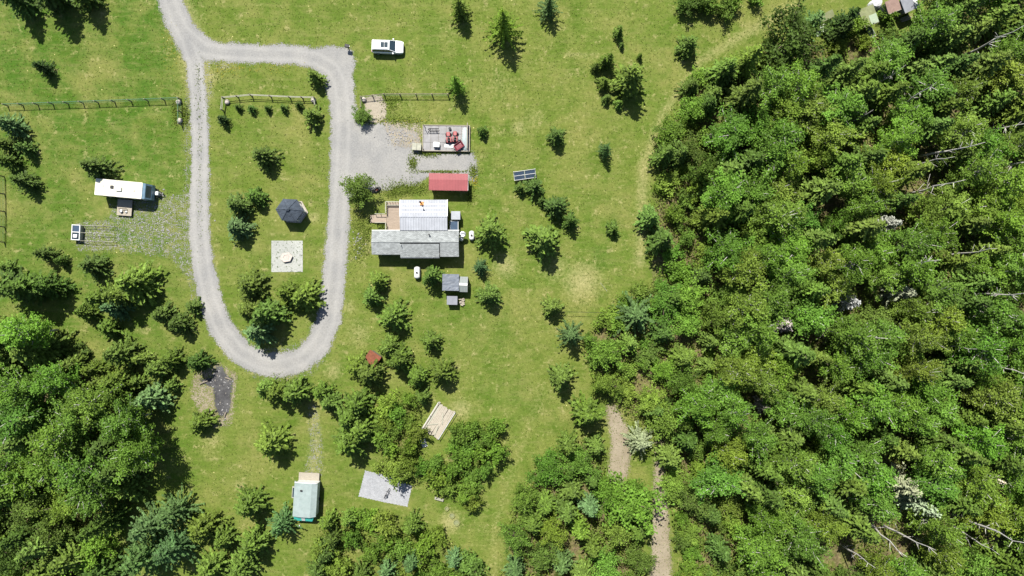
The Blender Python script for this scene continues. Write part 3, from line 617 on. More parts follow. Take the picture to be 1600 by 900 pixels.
for (x, y) in scatter(F_THICK, 27, seed=6):
    u = random.random()
    if u < .3: tinted('spruce', x, y, random.uniform(1.6, 2.2), random.uniform(4, 6), 'young conifer in the thicket south of the concrete pad', 'conifers of the south thicket', ['mid', 'blue', 'dark'], .5)
    else: tinted('shrub', x, y, random.uniform(1.6, 2.4), random.uniform(2.4, 4.0), 'tall leafy shrub in the thicket south of the concrete pad', 'shrubs of the south thicket', ['bright', 'olive', 'aspen', 'yellow'], .5)
for (x, y) in scatter(F_SHRUB, 20, seed=8, occ=[(684, 655), (690, 580)]):
    if 655 < x < 712 and 620 < y < 692: continue
    tinted('shrub', x, y, random.uniform(1.3, 2.1), random.uniform(2.2, 4.2), 'tall leafy shrub in the thicket around the ruined platform', 'shrubs around the ruined platform', ['bright', 'bright', 'aspen', 'yellow'], .5)
tree('larch', 727, 775, 1.8, 5, 'slender pale larch at the tip of the shrub thicket', None, 'bright')
for (x, y) in scatter(F_WEST, 36, seed=9, occ=[(62, 548), (15, 565), (162, 598), (182, 622), (205, 764), (112, 572)]):
    u = random.random()
    if y > 780: k = 'spruce' if u < .55 else 'broadleaf'
    else: k = 'aspen' if u < .78 else 'spruce'
    if k == 'aspen': tinted(k, x, y, random.uniform(2.9, 3.8), random.uniform(10, 13), 'tall aspen in the west wood', 'aspens of the west wood', ['aspen', 'aspen', 'bright'], .7)
    elif k == 'spruce': tinted(k, x, y, random.uniform(2.4, 3.2), random.uniform(8, 12), 'tall spruce in the west wood', 'spruces of the west wood', ['dark', 'mid', 'olive'], .6)
    else: tinted(k, x, y, random.uniform(2.6, 3.4), random.uniform(6, 9), 'leafy tree in the west wood', 'leafy trees of the west wood', ['olive', 'mid', 'bright'], .6)
for (x, y, h) in ((95, 592, 7), (158, 620, 6), (40, 695, 8), (20, 590, 8)):
    tree('snag', x, y, 1.0, h, 'bare pale birch trunk standing in the west wood', 'bare birch trunks of the west wood', zf=.6)
for (x, y, r, h) in ((1072, 8, 1.8, 3), (1092, 2, 1.9, 3.2), (1110, 8, 1.8, 3), (1132, 14, 1.7, 3), (1145, 2, 1.6, 3), (1180, -4, 1.4, 2.5)):
    tree('shrub', x, y, r, h, 'leafy shrub in the small thicket on the north lawn edge', 'shrubs on the north lawn edge', random.choice(['bright', 'mid', 'olive']))
for (x, y, r, h, c) in ((1330, 45, 1.8, 4, 'yellow'), (1385, 25, 1.4, 2.5, 'bright'), (1310, 75, 1.6, 2.6, 'yellow'), (1350, 68, 1.3, 2, 'yellow'), (1390, 55, 1.4, 2, 'olive')):
    tree('shrub', x, y, r, h, 'yellow green shrub among the sheds at the wood corner', 'shrubs among the far sheds', c)
for (x, y, r, h) in ((1322, 30, 2.2, 8), (1316, 48, 1.9, 7)):
    tree('spruce', x, y, r, h, 'dark leaning spruce between grey box and mossy shed', 'spruces between the far sheds', 'deep', .5)

# undergrowth, grass, weeds (uncountable)
def brush(name, n, field, col, zmax, ls, label, cat, mat='leaf', lo=.02):
    g = np.random.default_rng(len(name) * 7 + n); c = field(g, n); n = len(c)
    C = np.stack([(c[:, 0] - 800) / 10, (450 - c[:, 1]) / 10, lo + zmax * g.random(n) ** 2], 1)
    N = g.normal(0, .6, (n, 3)) + np.array([0, 0, .8]); D = np.cross(N, g.normal(0, 1, (n, 3)))
    o = link_mesh(name, quads_mesh(name, sprays(C, D, ls * g.uniform(.5, 1.4, n), ls * .7 * g.uniform(.5, 1.2, n), N), g.uniform(.6, 1.4, n)), M[mat])
    o.color = (*col, 1); return tag(o, label, cat, None, 'stuff')
def in_poly(*polys):
    def f(g, n):
        out = []
        for p in polys:
            a = np.array(p); lo, hi = np.maximum(a.min(0), (-30, -30)), np.minimum(a.max(0), (1630, 930)); m = int(n * (hi - lo).prod() / 9e5)
            c = g.uniform(lo, hi, (m, 2)); out.append(c[poly_sdf(c[:, 0], c[:, 1], p) < g.uniform(-10, 8, m)])
        c = np.concatenate(out); k = np.sin(c[:, 0] * .06 + 2 * np.sin(c[:, 1] * .045)) + np.sin(c[:, 1] * .07 + 1.5 * np.sin(c[:, 0] * .05)) + g.normal(0, .5, len(c)); return c[k > -.5]
    return f
brush('undergrowth', 220000, in_poly(F_MAIN, F_SOUTH, F_WEST, F_THICK, F_SHRUB), (.115, .160, .026), 1.6, .34, 'low green undergrowth covering the floor of the woods', 'undergrowth')
def near(spots):
    def f(g, n):
        s = np.array(spots); i = g.integers(0, len(s), n); return np.stack([s[i, 0] + g.normal(0, 1, n) * s[i, 2], s[i, 1] + g.normal(0, 1, n) * s[i, 3]], 1)
    return f
brush('weeds', 9000, near([(655, 292, 14, 4), (625, 290, 14, 5), (640, 300, 16, 3), (690, 268, 22, 1.2), (615, 302, 10, 4), (700, 238, 22, 1.5), (668, 240, 10, 3), (645, 255, 4, 6), (560, 345, 6, 14), (572, 365, 6, 14), (563, 390, 8, 10),  (597, 350, 3, 3), (735, 305, 4, 8), (740, 268, 4, 6), (625, 188, 22, 4), (290, 180, 3, 10), (275, 175, 4, 12), (610, 160, 8, 12)]),
      (.115, .16, .026), .2, .2, 'patches of weeds along the gravel yard and house', 'weeds')
brush('driveway_weeds', 420, near([(309, 120, 2.5, 16), (312, 170, 2.5, 26), (312, 240, 2, 34), (312, 330, 3, 40), (338, 118, 7, 12), (430, 586, 30, 4)]), (.10, .15, .026), .12, .2, 'sparse weeds along the middle of the west driveway', 'weeds')
brush('wildflowers', 650, near([(743, 283, 3, 5), (625, 190, 20, 2.5), (350, 110, 12, 5), (265, 75, 8, 18), (440, 107, 24, 4), (370, 108, 22, 5), (640, 220, 14, 6)]), (.34, .29, .03), .25, .15, 'yellow wildflowers beside gravel and red shed', 'flowers')
def lawn(g, n):
    c = g.uniform((-20, -20), (1300, 920), (n, 2)); X, Y = c[:, 0], c[:, 1]; ok = drive_sdf(X, Y) > 2 + g.normal(0, 3, n)
    for F in (F_MAIN, F_WEST): ok &= poly_sdf(X, Y, F) > 0
    for (x0, y0, x1, y1) in ((575, 300, 745, 425), (655, 190, 740, 240), (660, 265, 740, 305), (420, 300, 476, 428), (140, 275, 240, 340), (575, 55, 635, 90), (450, 735, 500, 820), (555, 730, 650, 800), (685, 425, 735, 480), (565, 148, 606, 192), (655, 620, 712, 695), (310, 570, 366, 655)):
        ok &= ~((X > x0) & (X < x1) & (Y > y0) & (Y < y1))
    return c[ok]
brush('grass', 60000, lawn, (.108, .142, .026), .05, .2, 'short mown grass growing across the whole lawn', 'grass', lo=.03)

# ------------------------------------------------------------------ buildings and yard things
def roof_xy(x0, y0, x1, y1, z):     # photo box of something at height z -> metres (xmin, xmax, ymin, ymax)
    a = P(x0, y1, z); b = P(x1, y0, z); return a[0], b[0], a[1], b[1]

def window(mb_parent, x0, x1, y, z0, z1, face, mat_f=None):    # framed window on a wall facing face = +-1 along y
    f = MB().box(x0 - .06, x1 + .06, y, y + .05 * face, z0 - .06, z1 + .06) if face > 0 else MB().box(x0 - .06, x1 + .06, y - .05, y, z0 - .06, z1 + .06)
    w = f.build('window', M['white'], mb_parent)
    (MB().box(x0, x1, y + .05, y + .07, z0, z1) if face > 0 else MB().box(x0, x1, y - .07, y - .05, z0, z1)).build('pane', M['glass'], w)

# --- the house: grey shingled long house
X0, X1, Y0, Y1 = roof_xy(581, 360, 717, 401, 2.8); cx = (X0 + X1) / 2; cy = (Y0 + Y1) / 2
hs = thing('long_house', 'long low house with grey shingled gable roof joined to a white roofed addition', 'house', (cx, cy, 0))
hx = (X1 - X0) / 2; hy = (Y1 - Y0) / 2; rz_ = 3.3; ry = P(0, 378.5, rz_)[1] - cy
w = MB().box(-hx + .35, hx - .35, -hy + .35, hy - .3, .35, 2.72).build('wall', M['siding'], hs)
MB().box(-hx + .45, hx - .45, -hy + .45, hy - .4, 0, .35).build('skirting', M['grey_board'], hs)
for xa in (-5.2, -2.2, 1.0, 4.4): window(hs, xa, xa + 1.2, -hy + .35, 1.25, 2.2, -1)
dd = MB().box(2.9, 3.8, -hy + .30, -hy + .35, .4, 2.35).build('door', M['white'], hs); MB().box(3.66, 3.72, -hy + .24, -hy + .30, 1.3, 1.4).build('handle', M['steel'], dd)
for g_ in (-1, 1):
    MB().add([(g_ * (hx - .35), -hy + .35, 2.72), (g_ * (hx - .35), hy - .3, 2.72), (g_ * (hx - .35), ry, 3.2), (g_ * (hx - .42), -hy + .35, 2.72), (g_ * (hx - .42), hy - .3, 2.72), (g_ * (hx - .42), ry, 3.2)],
             [(0, 1, 2), (5, 4, 3), (0, 2, 5, 3), (1, 4, 5, 2)]).build('gable', M['siding'], hs)
rf = MB().slab((-hx, ry, rz_), (hx, ry, rz_), (hx, hy, 2.8), (-hx, hy, 2.8), .1).build('roof', M['grey_shingle'], hs)
xa = P(625, 0, 3.2)[0] - cx; xb = P(686, 0, 3.2)[0] - cx
MB().slab((-hx, -hy + .32, 2.88), (xa, -hy + .32, 2.88), (xa, ry, rz_), (-hx, ry, rz_), .1).build('roof_panel', M['grey_shingle'], rf)
MB().slab((xa, -hy - .12, 2.80), (xb, -hy - .12, 2.80), (xb, ry - .25, rz_ + .06), (xa, ry - .25, rz_ + .06), .2).build('roof_panel', M['grey_shingle'], rf)
MB().slab((xb + .12, -hy, 2.74), (hx, -hy, 2.74), (hx, ry, rz_), (xb + .12, ry, rz_), .1).build('roof_panel', M['grey_shingle'], rf)
MB().slab((xb, -hy, 2.6), (xb + .12, -hy, 2.6), (xb + .12, ry, 3.2), (xb, ry, 3.2), .08).build('step_shadow_strip', M['black'], rf)  # black strip painting the shadow the raised middle panel casts at its step
MB().tube([(-hx - .02, ry, rz_ + .02), (hx + .02, ry, rz_ + .02)], .06, 6).build('ridge_cap', M['grey_shingle'], rf)
MB().box(-hx - .03, hx + .03, hy, hy + .09, 2.68, 2.80).build('gutter', M['white'], rf)
MB().box(xa, xb, -hy - .2, -hy - .13, 2.60, 2.69).build('gutter', M['steel'], rf)
for (px, py, z, hh, r) in ((671, 367, 3.05, .4, .09), (627, 383, 3.25, .7, .05), (677, 402, 2.85, .5, .05)):
    p = P(px, py, z); m = MB().cyl(p[0] - cx, p[1] - cy, z - .2, z + hh, r, 10); v = m.build('roof_vent', M['white'] if r > .08 else M['steel'], rf)
    if r > .08: MB().cyl(p[0] - cx, p[1] - cy, z + hh, z + hh + .06, r * 1.5, 10).build('cap', M['black'], v)

# --- white metal roofed addition
X0, X1, Y0, Y1 = roof_xy(625, 312, 699, 361, 2.9); cx = (X0 + X1) / 2; cy = (Y0 + Y1) / 2
ad = thing('house_addition', 'house addition with shallow white ribbed metal roof and rusty stove pipe', 'house', (cx, cy, 0)); hx = (X1 - X0) / 2; hy = (Y1 - Y0) / 2
zr = 3.2; ry = P(0, 338, zr)[1] - cy
MB().box(-hx + .3, hx - .25, -hy + .5, hy - .3, 0, 2.8).build('wall', M['siding'], ad)
window(ad, -2, -.6, hy - .3, 1, 2.1, 1); window(ad, 1, 2.4, hy - .3, 1, 2.1, 1)
MB().box(-hx + .24, -hx + .30, -.6, .3, .3, 2.3).build('door', M['white'], ad)
rf = MB().slab((-hx, ry, zr), (hx, ry, zr), (hx, hy, 2.85), (-hx, hy, 2.85), .08).slab((-hx, -hy + .1, 2.95), (hx, -hy + .1, 2.95), (hx, ry, zr), (-hx, ry, zr), .08).build('roof', M['white_metal'], ad)
n = 19
for i in range(n):
    x = -hx + .05 + (2 * hx - .1) * i / (n - 1)
    MB().slab((x - .03, ry, zr + .045), (x + .03, ry, zr + .045), (x + .03, hy, 2.895), (x - .03, hy, 2.895), .05).build('rib', M['white_metal'], rf)
    MB().slab((x - .05, -hy + .1, 3.01), (x + .05, -hy + .1, 3.01), (x + .05, ry, zr + .06), (x - .05, ry, zr + .06), .07).build('rib', M['white_metal'], rf)
for k in (.25, .5, .75):
    y = ry + (hy - ry) * k; z = zr + (2.85 - zr) * k; MB().slab((-hx, y - .03, z + .03), (hx, y - .03, z + .03), (hx, y + .03, z + .022), (-hx, y + .03, z + .022), .03).build('seam', M['steel'], rf)
MB().box(-hx, hx, ry - .12, ry + .12, zr - .02, zr + .07).build('ridge_cap', M['white_metal'], rf)
for sx in (-1, 1): MB().slab((sx * hx - .06, ry, zr + .08), (sx * hx + .06, ry, zr + .08), (sx * hx + .06, hy + .02, 2.93), (sx * hx - .06, hy + .02, 2.93), .22).build('fascia', M['white'], rf)
p = P(659, 318, 3.0); sp_ = MB().cyl(p[0] - cx, p[1] - cy, 2.8, 4.9, .08, 10).build('stove_pipe', M['rust'], ad)
MB().cyl(p[0] - cx, p[1] - cy, 4.92, 5.02, .16, 10, .05).build('cap', M['black'], sp_); MB().cbox(p[0] - cx, p[1] - cy, 3.07, .6, .5, .12).build('flashing', M['orange'], sp_)

# --- deck on the west side of the addition
z = .75; X0, X1, Y0, Y1 = roof_xy(604, 316, 627, 361, z); dk = thing('deck', 'weathered brown wooden deck with railings between driveway tree and addition', 'deck', (X0, Y0, 0))
wx, wy = X1 - X0, Y1 - Y0; nb = 26; me0 = None
for i in range(nb):
    y = wy * i / nb
    MB().box(0, wx, y + .008, y + wy / nb - .008, z - .04, z).build('plank', M['board'], dk)
MB().box(.05, wx - .05, .05, wy - .05, .45, z - .05).build('joist_frame', M['post'], dk)
for (a, b) in ((.1, .1), (wx - .1, .1), (.1, wy - .1), (wx - .1, wy - .1), (.1, wy * .55)): MB().cbox(a, b, .4, .12, .12, .8).build('leg', M['post'], dk)
for y0_, y1_ in ((0, 1.25), (2.7, wy)):
    rl = MB().box(-.05, .07, y0_, y1_, z + .88, z + .94).build('railing', M['rail'], dk)
    for k in range(int((y1_ - y0_) / .35) + 1): MB().cbox(.01, min(y0_ + .05 + k * .35, y1_ - .03), z + .44, .05, .05, .88).build('baluster', M['post'], rl)
rl = MB().box(.08, wx, wy - .08, wy + .04, z + .88, z + .94).box(.08, wx, wy - .55, wy - .45, z + .42, z + .47).build('railing', M['rail'], dk)
for k in range(6): MB().cbox(.1 + k * .42, wy - .02, z + .44, .05, .05, .88).build('baluster', M['post'], rl)
st = MB().box(-1.75, -.06, 1.3, 2.6, .5, .56).build('landing', M['board'], dk)
for i in range(3): MB().box(-2.05 - i * .0 - .3 * i, -1.76 - .3 * i, 1.35, 2.55, .36 - .14 * i, .42 - .14 * i).build('step', M['board'], st)
for yy in (1.27, 2.63): MB().box(-1.75, -.1, yy - .04, yy + .04, 1.3, 1.36).box(-1.75, -1.68, yy - .035, yy + .035, .5, 1.3).box(-.95, -.88, yy - .035, yy + .035, .5, 1.3).build('railing', M['rail'], st)

# --- east side things of the house
X0, X1, Y0, Y1 = roof_xy(705, 330, 719, 343, 1.8); t = thing('utility_box', 'small white roofed lean-to box on the east wall of the addition', 'shed', (X0, Y0, 0)); wx, wy = X1 - X0, Y1 - Y0
MB().box(.08, wx - .08, .08, wy - .08, 0, 1.7).build('wall', M['siding'], t); MB().slab((0, 0, 1.86), (wx, 0, 1.76), (wx, wy, 1.76), (0, wy, 1.86), .07).build('roof', M['white_metal'], t)
MB().box(.4, 1.0, .05, .08, .1, 1.5).build('door', M['white'], t)
X0, X1, Y0, Y1 = roof_xy(703, 345, 716, 360, 1.5); t = thing('solar_panel', 'single dark panel in white frame between lean-to box and long house', 'solar panel', (X0, Y0, 0)); wx, wy = X1 - X0, Y1 - Y0
MB().slab((.07, .07, 1.52), (wx - .07, .07, 1.32), (wx - .07, wy - .07, 1.32), (.07, wy - .07, 1.52), .05).build('panel', M['solar'], t)
for a in ((0, 0, .07, wy), (wx - .07, 0, wx, wy), (.07, 0, wx - .07, .07), (.07, wy - .07, wx - .07, wy)):
    f = lambda x: 1.56 - .2 * x / wx
    MB().slab((a[0], a[1], f(a[0])), (a[2], a[1], f(a[2])), (a[2], a[3], f(a[2])), (a[0], a[3], f(a[0])), .1).build('frame', M['white'], t)
for (a, b) in ((.1, .1), (wx - .1, .1), (.1, wy - .1), (wx - .1, wy - .1)): MB().cbox(a, b, .66, .06, .06, 1.32).build('leg', M['steel'], t)
def tank(px, py, z, L, r, rot, lab, upright=False):
    p = P(px, py, z / 2); t = thing('gas_tank', lab, 'tank', (p[0], p[1], 0), rot)
    if upright:
        prof = [(.02, .1), (r * .8, .12), (r, .25), (r, L - .25), (r * .8, L - .1), (r * .3, L), (.02, L + .01)]
        MB().rings([[(q * math.cos(k * .449), q * math.sin(k * .449), zz) for k in range(14)] for q, zz in prof]).build('shell', M['white'], t, True)
        MB().cyl(0, 0, L, L + .16, .1, 10).build('valve_collar', M['steel'], t); MB().cyl(0, 0, 0, .14, r * .75, 12).build('foot_ring', M['steel'], t)
    else:
        prof = [(-L / 2, .03), (-L / 2 + .06, r * .6), (-L / 2 + .2, r * .95), (-L / 2 + .35, r), (L / 2 - .35, r), (L / 2 - .2, r * .95), (L / 2 - .06, r * .6), (L / 2, .03)]
        MB().rings([[(x, q * math.cos(k * .449), r + .2 + q * math.sin(k * .449)) for k in range(14)] for x, q in prof]).build('shell', M['white'], t, True)
        MB().cyl(0, 0, 2 * r + .18, 2 * r + .34, .15, 10).build('valve_dome', M['black'], t)
        for x in (-L * .28, L * .28): MB().cbox(x, 0, .15, .12, r * 1.4, .3).build('foot', M['steel'], t)
tank(737, 368, 1.0, 1.5, .42, R(90), 'white gas tank lying beside the tall spruce east of the house')
tank(652, 426, 1.0, 1.9, .48, R(90), 'white gas tank with dark dome on the lawn south of the long house')
tank(721, 373, 1.4, 1.3, .36, 0, 'upright pale gas cylinder against the east end of the long house', True)
p = P(723, 366, 1.6); t = thing('satellite_dish', 'pale dish on a short pole at the east corner of the house', 'satellite dish', (p[0], p[1], 0))
MB().cyl(0, 0, 0, 1.5, .04, 8).build('pole', M['steel'], t)
MB().rings([[(q * math.cos(k * .39), q * math.sin(k * .39) * .95, zz) for k in range(16)] for q, zz in ((.05, 1.50), (.3, 1.54), (.48, 1.64), (.49, 1.66), (.3, 1.57), (.05, 1.53))]).build('dish', M['steel'], t, True)
MB().tube([(.4, 0, 1.62), (.1, 0, 1.95)], .02, 5).build('feed_arm', M['black'], t)

# --- red shed
z = 2.4; X0, X1, Y0, Y1 = roof_xy(670, 271, 731, 297, z); cx, cy = (X0 + X1) / 2, (Y0 + Y1) / 2; hx, hy = (X1 - X0) / 2, (Y1 - Y0) / 2
t = thing('red_roofed_shed', 'shed with faded red corrugated metal roof beside the gravel yard', 'shed', (cx, cy, 0), R(-1))
MB().box(-hx + .2, hx - .2, -hy + .25, hy - .15, 0, 2.3).build('wall', M['grey_board'], t)
rf = MB().slab((-hx, -hy, 2.30), (hx, -hy, 2.30), (hx, .3, 2.46), (-hx, .3, 2.46), .06).slab((-hx, .3, 2.46), (hx, .3, 2.46), (hx, hy, 2.42), (-hx, hy, 2.42), .06).build('roof', M['red_metal'], t)
n = 26
for i in range(n):
    x = -hx + .06 + (2 * hx - .12) * i / (n - 1)
    MB().slab((x - .045, -hy, 2.345), (x + .045, -hy, 2.345), (x + .045, .3, 2.505), (x - .045, .3, 2.505), .05).slab((x - .045, .3, 2.505), (x + .045, .3, 2.505), (x + .045, hy, 2.465), (x - .045, hy, 2.465), .05).build('rib', M['red_metal'], rf)
MB().box(hx - .05, hx + .05, -hy, hy, 2.2, 2.31).build('fascia', M['white'], rf); MB().box(-hx, hx, -hy - .05, -hy - .005, 2.16, 2.29).build('fascia', M['red_metal'], rf)
MB().box(-.9, .9, hy - .15, hy - .1, .05, 2.1).build('door', M['rust'], t)

# --- storage platform and what stands on it
z = .45; X0, X1, Y0, Y1 = roof_xy(661, 196, 733, 235, z); wx, wy = X1 - X0, Y1 - Y0
t = thing('storage_platform', 'grey plywood storage platform with kerb boards beside the gravel yard', 'platform', (X0, Y0, 0), R(-.6))
for i in range(6):
    for j in range(3): MB().box(wx * i / 6 + .022, wx * (i + 1) / 6 - .022, wy * j / 3 + .022, wy * (j + 1) / 3 - .022, z - .05, z + random.uniform(-.006, .006)).build('deck_panel', M['grey_board'], t)
MB().box(.02, wx - .02, .02, wy - .02, .06, z - .055).build('joist_frame', M['post'], t)
for (a, b, c, d) in ((-.08, wx + .08, -.1, -.01), (-.08, wx + .08, wy + .01, wy + .1), (-.09, -.01, 0, wy), (wx + .01, wx + .1, 0, wy)): MB().box(a, b, c, d, .05, z + .12).build('kerb_board', M['pale_board'], t)
MB().tube([(.15, wy - .1, z), (.15, wy - .1, z + 1.0), (.55, wy - .75, z + 1.0)], .05, 6).build('corner_post', M['black'], t); MB().tube([(.1, .1, z), (.1, .1, z + .9)], .06, 6).build('corner_post', M['black'], t)
MB().box(wx - .3, wx - .22, .2, wy + .3, z, z + .9).build('side_rail', M['pale_board'], t)
def mower(px, py, rot, lab, col):
    p = P(px, py, .9); m = thing('riding_mower', lab, 'mower', (p[0], p[1], z), rot)
    MB().rbox(.15, .85, -.3, .3, .3, .72, .14, .08).build('hood', col, m); MB().rbox(-.75, .15, -.42, .42, .25, .5, .14, .06).build('body', col, m)
    s = MB().rbox(-.5, -.1, -.22, .22, .5, .62, .08, .04).build('seat', M['black'], m); MB().rbox(-.62, -.5, -.22, .22, .55, .95, .05, .03).build('seat_back', M['black'], s)
    MB().tube([(.15, 0, .6), (.02, 0, .95)], .025, 6).rings([[(.02 + .17 * math.cos(k * .52), .17 * math.sin(k * .52), zz) for k in range(12)] for zz in (.94, .97)]).build('steering_wheel', M['black'], m)
    for (x, y, r) in ((.6, .38, .18), (.6, -.38, .18), (-.5, .45, .26), (-.5, -.45, .26)):
        wv = MB().tube([(x, y - .09, r), (x, y + .09, r)], r, 14).build('wheel', M['black'], m); MB().tube([(x, y - .1, r), (x, y + .1, r)], r * .5, 10).build('rim', M['steel'], wv)
mower(701, 215, R(95), 'red riding mower west of its twin on the storage platform', M['red']); mower(711, 214, R(88), 'red riding mower east of its twin on the storage platform', M['red'])
p = P(717, 228, .8); c = thing('hand_cart', 'small dark red cart at the foot of the upturned boat', 'cart', (p[0], p[1], z), R(35))
MB().rings([[(a * .55, b * .35, .3) for a, b in ((-1, -1), (1, -1), (1, 1), (-1, 1))], [(a * .75, b * .5, .62) for a, b in ((-1, -1), (1, -1), (1, 1), (-1, 1))], [(a * .7, b * .45, .62) for a, b in ((-1, -1), (1, -1), (1, 1), (-1, 1))], [(a * .5, b * .3, .34) for a, b in ((-1, -1), (1, -1), (1, 1), (-1, 1))]]).build('tray', M['dark_red'], c)
for y in (-.3, .3): MB().tube([(-.4, y, .3), (-1.2, y * .8, .55)], .03, 6).build('handle', M['black'], c)
MB().tube([(.45, -.06, .17), (.45, .06, .17)], .17, 14).build('wheel', M['black'], c); MB().tube([(-.35, .28, .3), (-.35, .28, 0)], .03, 5).tube([(-.35, -.28, .3), (-.35, -.28, 0)], .03, 5).build('leg', M['black'], c)
p = P(726.5, 217, .7); c = thing('upturned_boat', 'long grey green upturned boat lying along the east end of the platform', 'boat', (p[0], p[1], z), R(90))
prof = [(-1.85, .04, .02), (-1.7, .22, .16), (-1.2, .38, .3), (-.4, .46, .38), (.4, .46, .38), (1.2, .38, .3), (1.7, .22, .16), (1.85, .04, .02)]
MB().rings([[(x, hw * math.cos(math.pi * k / 10), .05 + hh * math.sin(math.pi * k / 10) ** .8) for k in range(11)] for x, hw, hh in prof]).build('hull', M['canoe'], c, True)
MB().tube([(x, 0, .07 + hh) for x, hw, hh in prof], .03, 5).build('keel', M['steel'], c)
for s_ in (-1, 1): MB().tube([(x, s_ * (hw + .01), .05) for x, hw, hh in prof], .03, 5).build('gunwale', M['white'], c)
p = P(682, 226, .9); c = thing('white_chest', 'white lidded chest on the platform near its south edge', 'chest', (p[0], p[1], z), R(-4)); MB().rbox(-.45, .45, -.35, .35, 0, .55, .06, .03).build('chest_body', M['white'], c); MB().rbox(-.48, .48, -.38, .38, .555, .63, .07, .02).build('lid', M['white'], c); MB().cbox(0, -.37, .5, .12, .05, .1).build('latch', M['black'], c)
p = P(702, 228, .5); c = thing('white_sheet', 'flat white board lying on the platform south of the mowers', 'board', (p[0], p[1], z + .012), R(-2)); MB().rbox(-.75, .75, -.25, .25, 0, .06, .03, .01).build('sheet', M['white'], c); MB().box(-.72, .72, -.02, .02, .062, .09).build('batten', M['rail'], c)
p = P(719, 221, .7); c = thing('white_crate', 'small white crate standing next to the upturned boat', 'crate', (p[0], p[1], z), R(8)); MB().box(-.2, .2, -.3, .3, 0, .05).build('base', M['white'], c)
for a in ((-.22, -.2, -.3, .3), (.2, .22, -.3, .3), (-.2, .2, -.32, -.3), (-.2, .2, .3, .32)): MB().box(*a, 0, .35).build('side', M['white'], c)
p = P(677, 203, .8); c = thing('black_rack', 'low black metal rack at the north edge of the platform', 'rack', (p[0], p[1], z), 0)
for y in (-.2, .2):
    MB().tube([(-.85, y, .05), (-.6, y, .5), (.6, y, .5), (.85, y, .35)], .05, 6).build('side_bar', M['black'], c)
for k in range(6): MB().tube([(-.55 + k * .22, -.2, .5), (-.55 + k * .22, .2, .5)], .04, 5).build('cross_bar', M['black'], c)
for k in (-.5, .5): MB().tube([(k, -.2, .5), (k, -.2, 0)], .04, 5).tube([(k, .2, .5), (k, .2, 0)], .04, 5).build('leg', M['black'], c)
p = P(703, 201, .6); c = thing('black_bucket', 'small black bucket north of the mowers on the platform', 'bucket', (p[0], p[1], z)); MB().cyl(0, 0, 0, .36, .17, 12, .22).build('pail', M['black'], c); MB().tube([(-.2, 0, .36), (0, 0, .52), (.2, 0, .36)], .015, 5).build('handle', M['steel'], c)
p = P(651, 229, .9); c = thing('storage_bin', 'grey bin with cream lid on the gravel west of the platform', 'bin', (p[0], p[1], 0), R(-3)); MB().rbox(-.66, .66, -.5, .5, 0, .8, .06, .03).build('bin_body', M['grey_board'], c)
MB().rbox(-.7, -.01, -.54, .54, .805, .9, .06, .02).build('lid', M['rail'], c); MB().rbox(.01, .7, -.54, .54, .805, .9, .06, .02).build('lid', M['rail'], c)

# --- gazebo and fire table
p = P(446, 325, 2.9); cx, cy = p[0] + .45, p[1] - .25
g_ = thing('gazebo', 'hexagonal gazebo with charcoal shingled roof on the island lawn', 'gazebo', (cx, cy, 0))
rr = 2.12; a0 = R(-3)
hexp = lambda r, z, o=0: [(r * math.cos(a0 + k * math.pi / 3 + o), r * math.sin(a0 + k * math.pi / 3 + o) * .9, z) for k in range(6)]
for k in range(6):
    A, B = hexp(rr, 2.45)[k], hexp(rr, 2.45)[(k + 1) % 6]; C_, D_ = hexp(.34, 3.25)[(k + 1) % 6], hexp(.34, 3.25)[k]
    rf = MB().slab(A, B, C_, D_, .06).build('roof_panel', M['dark_shingle'], g_)
    MB().tube([(A[0], A[1], A[2] + .02), (D_[0], D_[1], D_[2] + .02)], .05, 5).build('hip_ridge', M['dark_shingle'], rf)
    q_ = hexp(rr - .25, 0)[k]; MB().cbox(q_[0], q_[1], 1.22, .12, .12, 2.4).build('post', M['white'], g_)
    q2 = hexp(rr - .25, 0)[(k + 1) % 6]
    if k != 4:
        MB().tube([(q_[0], q_[1], 1.0), (q2[0], q2[1], 1.0)], .04, 5).tube([(q_[0], q_[1], .3), (q2[0], q2[1], .3)], .03, 5).build('railing', M['white'], g_)
MB().rings([hexp(.40, 3.30), hexp(.36, 3.42), hexp(.06, 3.62)]).build('cupola', M['dark_shingle'], g_)
MB().rings([hexp(rr + .05, 0.0), hexp(rr + .05, .16)]).build('floor', M['pale_board'], g_)
p = P(447, 402, .45); c = thing('fire_table', 'pinkish stone hexagonal fire table on the square stone pad', 'fire pit', (p[0], p[1], .02), R(10))
h6 = lambda r, z: [(r * math.cos(k * math.pi / 3), r * math.sin(k * math.pi / 3) * .82, z) for k in range(6)]
MB().rings([h6(.8, 0), h6(.8, .3)]).build('base', M['stone'], c); MB().rings([h6(.98, .302), h6(.98, .40), h6(.5, .40), h6(.45, .33)]).build('table_top', M['stone'], c); MB().rings([h6(.44, .31), h6(.44, .37)]).build('burner_lid', M['stone'], c)

